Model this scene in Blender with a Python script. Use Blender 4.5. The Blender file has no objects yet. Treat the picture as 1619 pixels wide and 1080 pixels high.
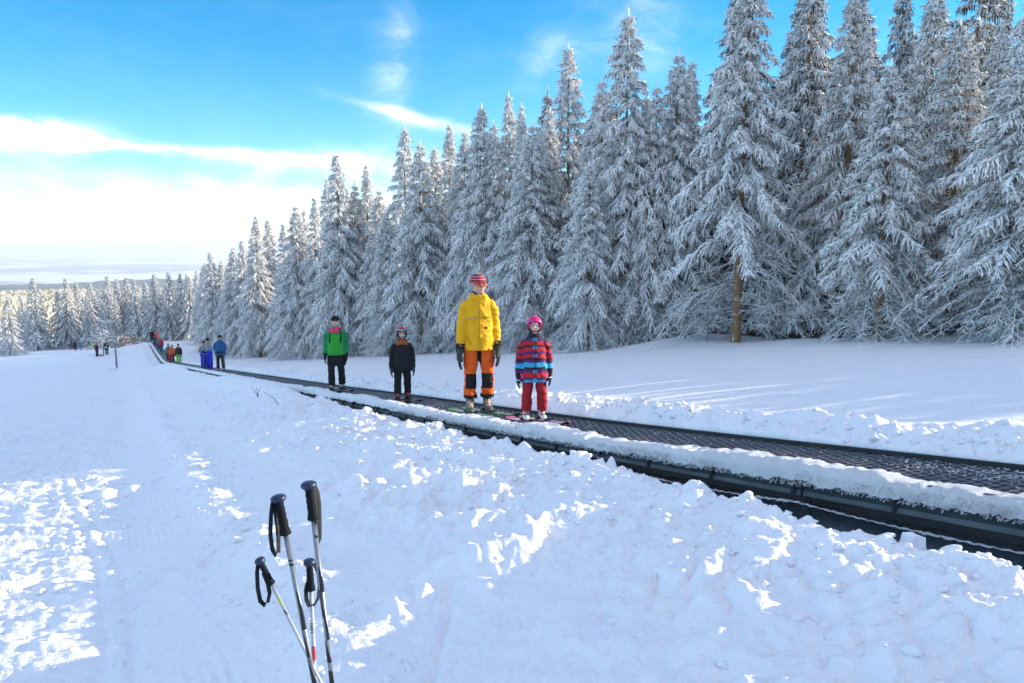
import bpy, math, random
import numpy as np
from mathutils import Vector, Matrix

random.seed(7)
RNG = np.random.default_rng(11)
SC = bpy.context.scene
COL = SC.collection
R = math.radians

# ------------------------------------------------------------------ camera, sky, sun, exposure
EYE = 1.68
F_PX, CX, HOR = 1259.0, 809.5, 385.0          # focal length and horizon of the photograph, in its pixels
PITCH = math.atan((540 - HOR) / F_PX)
cam_d = bpy.data.cameras.new('camera')
cam_d.lens = 28.0
cam_d.sensor_width = 36.0
cam_d.clip_start = 0.05
cam_d.clip_end = 300000
cam = bpy.data.objects.new('camera', cam_d)
COL.objects.link(cam)
cam.location = (0, 0, EYE)
cam.rotation_euler = (math.pi / 2 - PITCH, 0, 0)
SC.camera = cam

SUN_AZ, SUN_EL = 76.0, 13.0                   # degrees: to the right of straight ahead, above the horizon
sun_d = bpy.data.lights.new('sun', 'SUN')
sun_d.energy = 2.5
sun_d.angle = R(0.53)
sun_d.color = (1.0, 0.90, 0.74)
sun = bpy.data.objects.new('sun', sun_d)
COL.objects.link(sun)
sdir = Vector((math.sin(R(SUN_AZ)) * math.cos(R(SUN_EL)), math.cos(R(SUN_AZ)) * math.cos(R(SUN_EL)), math.sin(R(SUN_EL))))
sun.rotation_euler = sdir.to_track_quat('Z', 'Y').to_euler()
sun.location = (40, 40, 40)

SC.view_settings.view_transform = 'Standard'
SC.view_settings.look = 'None'
SC.view_settings.gamma = 1.0
SC.view_settings.use_curve_mapping = False
SC.view_settings.exposure = 1.72
SC.cycles.max_bounces = 7
SC.cycles.diffuse_bounces = 2
SC.cycles.glossy_bounces = 2
SC.cycles.volume_bounces = 1
SC.cycles.use_denoising = True


def pix_dir(x, y):
    """Direction (not normalised: depth along the level view axis = 1) of a photograph pixel."""
    vx, vz = (x - CX) / F_PX, (540 - y) / F_PX
    c, s = math.cos(-PITCH), math.sin(-PITCH)
    vy, vz2 = c - vz * s, s + vz * c
    return np.array([vx / vy, 1.0, vz2 / vy])


def at(x, y, d):
    """Place seen at pixel (x, y) at depth d metres."""
    r = pix_dir(x, y)
    return np.array([r[0] * d, d, r[2] * d + EYE])


# ---- world: Nishita sky with thin clouds laid over it by direction
W = bpy.data.worlds.new('World')
SC.world = W
W.use_nodes = True
nt = W.node_tree
nt.nodes.clear()
ln = nt.links.new


def wn(kind, **kw):
    n = nt.nodes.new(kind)
    for k, v in kw.items():
        setattr(n, k, v)
    return n


def wmath(op, a, b=None, c=None, clamp=False):
    n = wn('ShaderNodeMath', operation=op)
    n.use_clamp = clamp
    for i, v in enumerate((a, b, c)):
        if v is None:
            continue
        if isinstance(v, (int, float)):
            n.inputs[i].default_value = v
        else:
            ln(v, n.inputs[i])
    return n.outputs[0]


sky = wn('ShaderNodeTexSky', sky_type='NISHITA')
sky.sun_disc = False
sky.sun_elevation = R(SUN_EL)
sky.sun_rotation = R(SUN_AZ)
sky.altitude = 900
sky.air_density = 0.9
sky.dust_density = 0.1
sky.ozone_density = 2.2
hs = wn('ShaderNodeHueSaturation')
hs.inputs['Hue'].default_value = 0.494
hs.inputs['Saturation'].default_value = 1.4
hs.inputs['Value'].default_value = 1.0
ln(sky.outputs[0], hs.inputs['Color'])
tc = wn('ShaderNodeTexCoord')
sep = wn('ShaderNodeSeparateXYZ')
ln(tc.outputs['Generated'], sep.inputs[0])
az = wmath('ARCTAN2', sep.outputs[0], sep.outputs[1])
el = wmath('ARCSINE', sep.outputs[2])
# cloud texture stretched along the horizon
comb = wn('ShaderNodeCombineXYZ')
ln(wmath('MULTIPLY', az, 3.0), comb.inputs[0])
ln(wmath('MULTIPLY', el, 13.0), comb.inputs[1])
nz1 = wn('ShaderNodeTexNoise')
nz1.inputs['Scale'].default_value = 1.6
nz1.inputs['Detail'].default_value = 9
nz1.inputs['Roughness'].default_value = 0.58
nz1.inputs['Distortion'].default_value = 0.5
ln(comb.outputs[0], nz1.inputs['Vector'])
comb2 = wn('ShaderNodeCombineXYZ')
ln(wmath('MULTIPLY', az, 9.0), comb2.inputs[0])
ln(wmath('MULTIPLY', el, 16.0), comb2.inputs[1])
nz2 = wn('ShaderNodeTexNoise')
nz2.inputs['Scale'].default_value = 1.5
nz2.inputs['Detail'].default_value = 8
nz2.inputs['Roughness'].default_value = 0.6
nz2.inputs['Distortion'].default_value = 0.8
ln(comb2.outputs[0], nz2.inputs['Vector'])


def azel(x, y):
    r = pix_dir(x, y)
    return math.atan2(r[0], r[1]), math.atan2(r[2], math.hypot(r[0], r[1]))


def blob(x, y, wx, wy, k, slant=0.0):
    a0, e0 = azel(x, y)
    wa, we = wx / F_PX, wy / F_PX
    da = wmath('SUBTRACT', az, a0)
    de = wmath('SUBTRACT', wmath('SUBTRACT', el, e0), wmath('MULTIPLY', da, slant))
    q = wmath('ADD', wmath('POWER', wmath('ABSOLUTE', wmath('DIVIDE', da, wa)), 2.0), wmath('POWER', wmath('ABSOLUTE', wmath('DIVIDE', de, we)), 2.0))
    return wmath('MULTIPLY', wmath('POWER', 2.718, wmath('MULTIPLY', q, -1.0)), k)


cl = None
for b in ((20, 212, 85, 19, 1.25), (100, 224, 60, 10, .6), (250, 234, 190, 6, .6, -.01), (330, 246, 170, 8, .35, -.03), (60, 318, 260, 42, .16), (420, 312, 200, 30, .22),
          (560, 260, 130, 20, .55), (76, 362, 26, 9, .9), (630, 178, 95, 7, .25, -.22), (690, 196, 80, 12, .3, -.2), (632, 75, 26, 85, .15, .5),
          (606, 135, 30, 60, .12), (1000, 60, 70, 60, .24), (860, 90, 60, 45, .15)):
    v = blob(*b)
    cl = v if cl is None else wmath('ADD', cl, v)
low = wmath('MULTIPLY', wmath('POWER', 2.718, wmath('MULTIPLY', wmath('POWER', wmath('DIVIDE', wmath('SUBTRACT', el, 0.02), 0.06), 2.0), -1.0)), 0.12)
cl = wmath('ADD', wmath('ADD', cl, low), 0.06)
# scattered cloud added overhead, out of view, as white fill for shaded snow
nz3 = wn('ShaderNodeTexNoise')
nz3.inputs['Scale'].default_value = 2.6
nz3.inputs['Detail'].default_value = 7
nz3.inputs['Roughness'].default_value = 0.55
ln(tc.outputs['Generated'], nz3.inputs['Vector'])
hi1 = wn('ShaderNodeMapRange', interpolation_type='SMOOTHSTEP')
hi1.inputs['From Min'].default_value = 0.42
hi1.inputs['From Max'].default_value = 0.60
ln(nz3.outputs[0], hi1.inputs['Value'])
hi2 = wn('ShaderNodeMapRange', interpolation_type='SMOOTHSTEP')
hi2.inputs['From Min'].default_value = 0.36
hi2.inputs['From Max'].default_value = 0.62
ln(el, hi2.inputs['Value'])
cl = wmath('ADD', cl, wmath('MULTIPLY', wmath('MULTIPLY', hi1.outputs[0], hi2.outputs[0]), 0.8))
tex = wmath('ADD', wmath('MULTIPLY', nz1.outputs[0], 0.9), wmath('MULTIPLY', nz2.outputs[0], 0.75))
tex = wmath('MULTIPLY', wmath('SUBTRACT', tex, 0.48), 1.9)
mask = wmath('MULTIPLY', cl, wmath('MULTIPLY', tex, 1.55), clamp=True)
mr = wn('ShaderNodeMapRange', interpolation_type='SMOOTHSTEP')
mr.inputs['From Min'].default_value = 0.0
mr.inputs['From Max'].default_value = 1.0
ln(mask, mr.inputs['Value'])
CLOUD = wn('ShaderNodeMixRGB')
CLOUD.inputs['Color2'].default_value = (6.6, 6.6, 6.9, 1)
ln(mr.outputs[0], CLOUD.inputs['Fac'])
shade = wn('ShaderNodeMixRGB')
shade.inputs['Color1'].default_value = (3.6, 4.0, 4.8, 1)
shade.inputs['Color2'].default_value = (6.9, 6.9, 7.3, 1)
ln(wmath('MULTIPLY_ADD', nz2.outputs[0], 3.0, -0.9, True), shade.inputs['Fac'])
ln(shade.outputs[0], CLOUD.inputs['Color2'])
ln(hs.outputs[0], CLOUD.inputs['Color1'])
bg = wn('ShaderNodeBackground')
bg.inputs['Strength'].default_value = 0.088
ln(CLOUD.outputs[0], bg.inputs['Color'])
wo = wn('ShaderNodeOutputWorld')
ln(bg.outputs[0], wo.inputs['Surface'])


# ------------------------------------------------------------------ helpers
def tag(o, label=None, cat=None, group=None, kind=None):
    if label:
        o['label'] = label
    if cat:
        o['category'] = cat
    if group:
        o['group'] = group
    if kind:
        o['kind'] = kind
    return o


def link(name, data, parent=None):
    o = bpy.data.objects.new(name, data)
    COL.objects.link(o)
    if parent is not None:
        o.parent = parent
    return o


def empty(name, loc=(0, 0, 0), rz=0.0, parent=None):
    o = link(name, None, parent)
    o.location = loc
    o.rotation_euler = (0, 0, rz)
    o.empty_display_size = 0.2
    return o


def np_mesh(name, V, tris, mats=(), smooth=True, midx=None):
    me = bpy.data.meshes.new(name)
    V = np.asarray(V, np.float32)
    T = np.asarray(tris, np.int32)
    k = T.shape[1]
    me.vertices.add(len(V))
    me.vertices.foreach_set('co', V.ravel())
    me.loops.add(T.size)
    me.loops.foreach_set('vertex_index', T.ravel())
    me.polygons.add(len(T))
    me.polygons.foreach_set('loop_start', np.arange(0, T.size, k, dtype=np.int32))
    me.polygons.foreach_set('use_smooth', np.full(len(T), smooth))
    for m in mats:
        me.materials.append(m)
    if midx is not None:
        me.polygons.foreach_set('material_index', np.asarray(midx, np.int32))
    me.update(calc_edges=True)
    return me


class MB:
    """Collects lofts, boxes and tubes into one mesh."""

    def __init__(self):
        self.v, self.f, self.m = [], [], []

    def add(self, V, Fc, mi=0):
        b = len(self.v)
        self.v += [tuple(map(float, p)) for p in V]
        self.f += [tuple(i + b for i in f) for f in Fc]
        self.m += [mi] * len(Fc)
        return self

    def box(self, c, s, rz=0.0, mi=0, taper=1.0):
        c = np.array(c, float)
        hx, hy, hz = s[0] / 2, s[1] / 2, s[2] / 2
        P = []
        for dz, k in ((-hz, 1), (hz, taper)):
            for dx, dy in ((-1, -1), (1, -1), (1, 1), (-1, 1)):
                x, y = dx * hx * k, dy * hy * k
                P.append(c + (x * math.cos(rz) - y * math.sin(rz), x * math.sin(rz) + y * math.cos(rz), dz))
        return self.add(P, [(3, 2, 1, 0), (4, 5, 6, 7), (0, 1, 5, 4), (1, 2, 6, 5), (2, 3, 7, 6), (3, 0, 4, 7)], mi)

    def tube(self, P, rad, n=8, mi=0, cap=True, flat=1.0, up=(0, 0, 1), squash=None):
        """Tube along the points P; rad per point: r or (across, along-up)."""
        P = [np.array(p, float) for p in P]
        k = len(P)
        if not isinstance(rad, list):
            rad = [rad] * k
        V = []
        ref = np.array(up, float)
        for i in range(k):
            a = P[min(i + 1, k - 1)] - P[max(i - 1, 0)]
            a = a / (np.linalg.norm(a) + 1e-9)
            if i == 0:
                s = np.cross(a, ref)
                if np.linalg.norm(s) < 1e-3:
                    s = np.cross(a, (0.13, 1, 0))
            else:
                s = s - a * s.dot(a)
            s = s / np.linalg.norm(s)
            w = np.cross(s, a)
            r = rad[i]
            ra, rb = (r if isinstance(r, (list, tuple)) else (r, r * flat))
            for j in range(n):
                th = 2 * math.pi * j / n
                V.append(P[i] + s * ra * math.cos(th) + w * rb * math.sin(th))
        Fc = []
        for i in range(k - 1):
            for j in range(n):
                j2 = (j + 1) % n
                Fc.append((i * n + j, i * n + j2, (i + 1) * n + j2, (i + 1) * n + j))
        if cap:
            Fc.append(tuple(range(n - 1, -1, -1)))
            Fc.append(tuple((k - 1) * n + j for j in range(n)))
        return self.add(V, Fc, mi)

    def rings(self, Z, n=16, mi=0):
        """Stacked level ellipses: (cx, cy, z, rx, ry)."""
        V, Fc = [], []
        for cx, cy, z, rx, ry in Z:
            for j in range(n):
                th = 2 * math.pi * j / n
                V.append((cx + rx * math.cos(th), cy + ry * math.sin(th), z))
        k = len(Z)
        for i in range(k - 1):
            for j in range(n):
                j2 = (j + 1) % n
                Fc.append((i * n + j, i * n + j2, (i + 1) * n + j2, (i + 1) * n + j))
        Fc.append(tuple(range(n - 1, -1, -1)))
        Fc.append(tuple((k - 1) * n + j for j in range(n)))
        return self.add(V, Fc, mi)

    def ball(self, c, r, n=12, m=8, mi=0, keep=None):
        c = np.array(c, float)
        r = np.array(r if isinstance(r, (list, tuple)) else (r, r, r), float)
        V = []
        for i in range(m + 1):
            ph = math.pi * i / m
            for j in range(n):
                th = 2 * math.pi * j / n
                V.append(c + r * (math.sin(ph) * math.cos(th), math.sin(ph) * math.sin(th), math.cos(ph)))
        Fc = []
        for i in range(m):
            for j in range(n):
                j2 = (j + 1) % n
                if i == 0:
                    q = (j, n + j, n + j2)
                elif i == m - 1:
                    q = (i * n + j, m * n, i * n + j2)
                else:
                    q = (i * n + j, (i + 1) * n + j, (i + 1) * n + j2, i * n + j2)
                if keep is None or keep(np.mean([(V[x] - c) / r for x in q], axis=0)):
                    Fc.append(q)
        return self.add(V, Fc, mi)

    def data(self, name, mats, smooth=True):
        me = bpy.data.meshes.new(name)
        me.from_pydata(self.v, [], self.f)
        for m in mats:
            me.materials.append(m)
        me.polygons.foreach_set('material_index', self.m)
        me.polygons.foreach_set('use_smooth', [smooth] * len(self.f))
        me.update()
        return me

    def build(self, name, mats, parent=None, smooth=True, bevel=0.0, solid=0.0):
        if not isinstance(mats, (list, tuple)):
            mats = [mats]
        o = link(name, self.data(name, mats, smooth), parent)
        if solid:
            s = o.modifiers.new('thickness', 'SOLIDIFY')
            s.thickness = solid
        if bevel:
            b = o.modifiers.new('bevel', 'BEVEL')
            b.width = bevel
            b.segments = 2
        return o

    def fuse(self, name, mats, parent=None, voxel=0.012, it=3, colour=None, wrinkle=0.0):
        """One continuous surface from overlapping closed lofts."""
        me = bpy.data.meshes.new('lofts')
        me.from_pydata(self.v, [], self.f)
        t = bpy.data.objects.new('lofts', me)
        COL.objects.link(t)
        m = t.modifiers.new('fuse', 'REMESH')
        m.mode = 'VOXEL'
        m.voxel_size = voxel
        s = t.modifiers.new('smooth', 'SMOOTH')
        s.factor = 0.5
        s.iterations = it
        dg = bpy.context.evaluated_depsgraph_get()
        out = bpy.data.meshes.new_from_object(t.evaluated_get(dg))
        out.name = name
        bpy.data.objects.remove(t)
        bpy.data.meshes.remove(me)
        if wrinkle:
            n_ = len(out.vertices)
            co = np.empty(n_ * 3, np.float32)
            no = np.empty(n_ * 3, np.float32)
            out.vertices.foreach_get('co', co)
            out.vertices.foreach_get('normal', no)
            co, no = co.reshape(-1, 3), no.reshape(-1, 3)
            q = co.astype(float)
            sd = int(abs(q[:, 2].max() * 1000)) % 97
            fold = np.abs(fbm(q[:, 0] + q[:, 1] * .6, q[:, 2] * 2.1 + q[:, 0] * .8, .16, 2, sd)) - .3 + .5 * fbm(q[:, 0] - q[:, 1], q[:, 2], .07, 2, sd + 3)
            co = co + no * (fold * wrinkle)[:, None]
            out.vertices.foreach_set('co', co.astype(np.float32).ravel())
            out.update()
        out.materials.clear()
        if not isinstance(mats, (list, tuple)):
            mats = [mats]
        for x in mats:
            out.materials.append(x)
        n = len(out.polygons)
        out.polygons.foreach_set('use_smooth', [True] * n)
        if colour:
            out.polygons.foreach_set('material_index', [colour(p.center) for p in out.polygons])
        out.update()
        return link(name, out, parent)


# ---- procedural noise on arrays
def hash2(ix, iy, seed):
    h = (ix.astype(np.int64) * 374761393 + iy.astype(np.int64) * 668265263 + seed * 1442695041) & 0xFFFFFFFF
    h = ((h ^ (h >> 13)) * 1274126177) & 0xFFFFFFFF
    h = (h ^ (h >> 16)) & 0xFFFFFFFF
    return h.astype(np.float64) / 4294967295.0


def vnoise(x, y, seed=0):
    x0, y0 = np.floor(x), np.floor(y)
    fx, fy = x - x0, y - y0
    fx = fx * fx * fx * (fx * (fx * 6 - 15) + 10)
    fy = fy * fy * fy * (fy * (fy * 6 - 15) + 10)
    a, b = hash2(x0, y0, seed), hash2(x0 + 1, y0, seed)
    c, d = hash2(x0, y0 + 1, seed), hash2(x0 + 1, y0 + 1, seed)
    return (a + (b - a) * fx) * (1 - fy) + (c + (d - c) * fx) * fy - 0.5


def fbm(x, y, sc, octs=4, seed=0, gain=0.5):
    o, amp, tot = 0.0, 1.0, 0.0
    f = 1.0 / sc
    for k in range(octs):
        ca, sa = math.cos(0.7 * k + 0.3), math.sin(0.7 * k + 0.3)
        o = o + amp * vnoise((x * ca - y * sa) * f + 17.3 * k, (x * sa + y * ca) * f - 9.1 * k, seed + k)
        tot += amp
        amp *= gain
        f *= 2.03
    return 2 * o / tot


def sstep(a, b, x):
    q = np.clip((x - a) / (b - a), 0, 1)
    return q * q * (3 - 2 * q)


# ------------------------------------------------------------------ materials
def mat(name, col, rough=0.6, metal=0.0, var=0.0, vscale=8.0, bump=0.0, bscale=60.0, spec=0.5, sss=0.0, sheen=0.0):
    m = bpy.data.materials.new(name)
    m.use_nodes = True
    t = m.node_tree
    b = t.nodes['Principled BSDF']
    b.inputs['Base Color'].default_value = (*col, 1)
    b.inputs['Roughness'].default_value = rough
    b.inputs['Metallic'].default_value = metal
    b.inputs['Specular IOR Level'].default_value = spec
    if sheen:
        b.inputs['Sheen Weight'].default_value = sheen
    tcn = t.nodes.new('ShaderNodeTexCoord')
    if var:
        n = t.nodes.new('ShaderNodeTexNoise')
        n.inputs['Scale'].default_value = vscale
        n.inputs['Detail'].default_value = 6
        t.links.new(tcn.outputs['Object'], n.inputs['Vector'])
        r = t.nodes.new('ShaderNodeMixRGB')
        r.inputs['Color1'].default_value = (*[max(0, c * (1 - var)) for c in col], 1)
        r.inputs['Color2'].default_value = (*[min(1, c * (1 + var)) for c in col], 1)
        t.links.new(n.outputs[0], r.inputs['Fac'])
        t.links.new(r.outputs[0], b.inputs['Base Color'])
    if bump:
        n2 = t.nodes.new('ShaderNodeTexNoise')
        n2.inputs['Scale'].default_value = bscale
        n2.inputs['Detail'].default_value = 5
        t.links.new(tcn.outputs['Object'], n2.inputs['Vector'])
        bp = t.nodes.new('ShaderNodeBump')
        bp.inputs['Strength'].default_value = bump
        bp.inputs['Distance'].default_value = 0.02
        t.links.new(n2.outputs[0], bp.inputs['Height'])
        t.links.new(bp.outputs[0], b.inputs['Normal'])
    return m


def snow_material(name, col, bumps, rough=0.55, sparkle=0.0):
    """bumps: (scale, distance, detail) layers of fine relief, in world metres."""
    m = bpy.data.materials.new(name)
    m.use_nodes = True
    t = m.node_tree
    b = t.nodes['Principled BSDF']
    b.inputs['Roughness'].default_value = rough
    b.inputs['Specular IOR Level'].default_value = 0.25
    g = t.nodes.new('ShaderNodeNewGeometry')
    n = t.nodes.new('ShaderNodeTexNoise')
    n.inputs['Scale'].default_value = 0.9
    n.inputs['Detail'].default_value = 6
    t.links.new(g.outputs['Position'], n.inputs['Vector'])
    mx = t.nodes.new('ShaderNodeMixRGB')
    mx.inputs['Color1'].default_value = (*[c * 0.95 for c in col], 1)
    mx.inputs['Color2'].default_value = (*[min(0.97, c * 1.04) for c in col], 1)
    t.links.new(n.outputs[0], mx.inputs['Fac'])
    t.links.new(mx.outputs[0], b.inputs['Base Color'])
    prev = None
    for sc, dist, det in bumps:
        q = t.nodes.new('ShaderNodeTexNoise')
        q.inputs['Scale'].default_value = sc
        q.inputs['Detail'].default_value = det
        q.inputs['Roughness'].default_value = 0.6
        t.links.new(g.outputs['Position'], q.inputs['Vector'])
        bp = t.nodes.new('ShaderNodeBump')
        bp.inputs['Strength'].default_value = 1.0
        bp.inputs['Distance'].default_value = dist
        t.links.new(q.outputs[0], bp.inputs['Height'])
        if prev is not None:
            t.links.new(prev.outputs[0], bp.inputs['Normal'])
        prev = bp
    t.links.new(prev.outputs[0], b.inputs['Normal'])
    return m


M = {}
SNOWC = (0.945, 0.905, 0.93)
M['snow'] = snow_material('snow', SNOWC, [(9, 0.03, 5), (70, 0.006, 5)])
M['snow_clod'] = snow_material('snow_clod', SNOWC, [(45, 0.004, 5), (180, 0.002, 4)])
M['rail_snow'] = snow_material('rail_snow', (0.95, 0.92, 0.94), [(60, 0.010, 6), (240, 0.006, 4)])


def frost_material(name, frost, needle, lo, hi, nscale):
    m = bpy.data.materials.new(name)
    m.use_nodes = True
    t = m.node_tree
    b = t.nodes['Principled BSDF']
    b.inputs['Roughness'].default_value = 0.75
    b.inputs['Specular IOR Level'].default_value = 0.15
    g = t.nodes.new('ShaderNodeNewGeometry')
    s = t.nodes.new('ShaderNodeSeparateXYZ')
    t.links.new(g.outputs['True Normal'], s.inputs[0])
    n = t.nodes.new('ShaderNodeTexNoise')
    n.inputs['Scale'].default_value = nscale
    n.inputs['Detail'].default_value = 3
    t.links.new(g.outputs['Position'], n.inputs['Vector'])
    a = t.nodes.new('ShaderNodeMath')
    a.operation = 'MULTIPLY_ADD'
    t.links.new(n.outputs[0], a.inputs[0])
    a.inputs[1].default_value = 2.2
    t.links.new(s.outputs[2], a.inputs[2])
    r = t.nodes.new('ShaderNodeMapRange')
    r.interpolation_type = 'SMOOTHSTEP'
    r.inputs['From Min'].default_value = lo
    r.inputs['From Max'].default_value = hi
    t.links.new(a.outputs[0], r.inputs['Value'])
    mx = t.nodes.new('ShaderNodeMixRGB')
    mx.inputs['Color1'].default_value = (*needle, 1)
    mx.inputs['Color2'].default_value = (*frost, 1)
    t.links.new(r.outputs[0], mx.inputs['Fac'])
    t.links.new(mx.outputs[0], b.inputs['Base Color'])
    return m


M['frost'] = frost_material('frosted_needles', (0.95, 0.895, 0.86), (0.035, 0.036, 0.028), 0.52, 0.80, 7.0)
M['needles'] = frost_material('dusted_shaded_needles', (0.86, 0.84, 0.83), (0.03, 0.04, 0.028), 0.95, 1.35, 5.0)  # darker crown copy: shade of back rows and far spruces put into colour
M['twig'] = frost_material('frosted_twigs', (0.92, 0.87, 0.845), (0.09, 0.065, 0.045), 0.1, 0.9, 7.0)
M['bark'] = mat('bark', (0.30, 0.165, 0.08), 0.9, var=0.5, vscale=14, bump=0.8, bscale=25)
M['bark_rime'] = frost_material('rimed_bark', (0.75, 0.74, 0.74), (0.27, 0.15, 0.075), 1.25, 1.75, 6.0)
M['bark_frost'] = frost_material('frosted_bark', (0.6, 0.61, 0.63), (0.13, 0.085, 0.055), 0.75, 1.9, 9.0)
M['mat'] = mat('conveyor_rubber', (0.085, 0.08, 0.095), 0.5, var=0.25, vscale=6, bump=0.2, bscale=90)
M['black'] = mat('black_rubber', (0.008, 0.008, 0.009), 0.7)
M['steel'] = mat('galvanised_steel', (0.12, 0.145, 0.15), 0.5, 0.35, var=0.5, vscale=5, bump=0.25, bscale=40)
M['steel_dark'] = mat('dark_steel', (0.03, 0.034, 0.038), 0.55, 0.3, var=0.4, vscale=9)
M['red_sticker'] = mat('red_sticker', (0.30, 0.045, 0.025), 0.6, var=0.3)
M['wood'] = mat('grey_wood', (0.30, 0.20, 0.14), 0.85, var=0.4, vscale=12)

# ------------------------------------------------------------------ the slope, in metres along (t) and across (s) the conveyor
U = np.array([-0.4443, 0.8959])
N = np.array([0.8959, 0.4443])
P0 = np.array([4.0, 1.98])
BELT_ANG = math.atan2(0.4443, 0.8959)      # the skiers ride towards -U


def ts(x, y):
    dx, dy = x - P0[0], y - P0[1]
    return dx * U[0] + dy * U[1], dx * N[0] + dy * N[1]


def xy(t, s):
    return P0[0] + U[0] * t + N[0] * s, P0[1] + U[1] * t + N[1] * s


E_T = np.array([-40, -6, 0, 2.5, 5, 8, 14, 18.5, 44, 74, 85, 92, 106, 122, 138, 165, 200])
E_Z = np.array([-.6, 0.1, .09, .055, .0, -.045, -.06, -.09, -.15, -.2, -.2, 0.05, .9, 2.0, 2.6, 3.0, 3.4])


def belt_z(t):
    t = np.asarray(t, float)
    e = (np.interp(t - 1.2, E_T, E_Z) + np.interp(t, E_T, E_Z) + np.interp(t + 1.2, E_T, E_Z)) / 3
    return EYE - 1.07 - 0.123 * t + e


S_K = np.array([-80, -30, -10, -6, -4.46, -3.5, -2.3, -1.5, -1.1])
S_D = np.array([-1.5, -1.25, -.95, -.78, -.68, -.50, -.26, -.10, -.05])
BK_T = np.array([-20, 0, 6, 9, 13, 17, 19, 30, 34, 50, 54, 76, 80, 112, 130])
BK_Z = np.array([-.06, -.06, -.06, -.05, -.07, -.03, .12, .12, -.03, -.04, .10, .10, -.30, -.30, 0])


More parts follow.
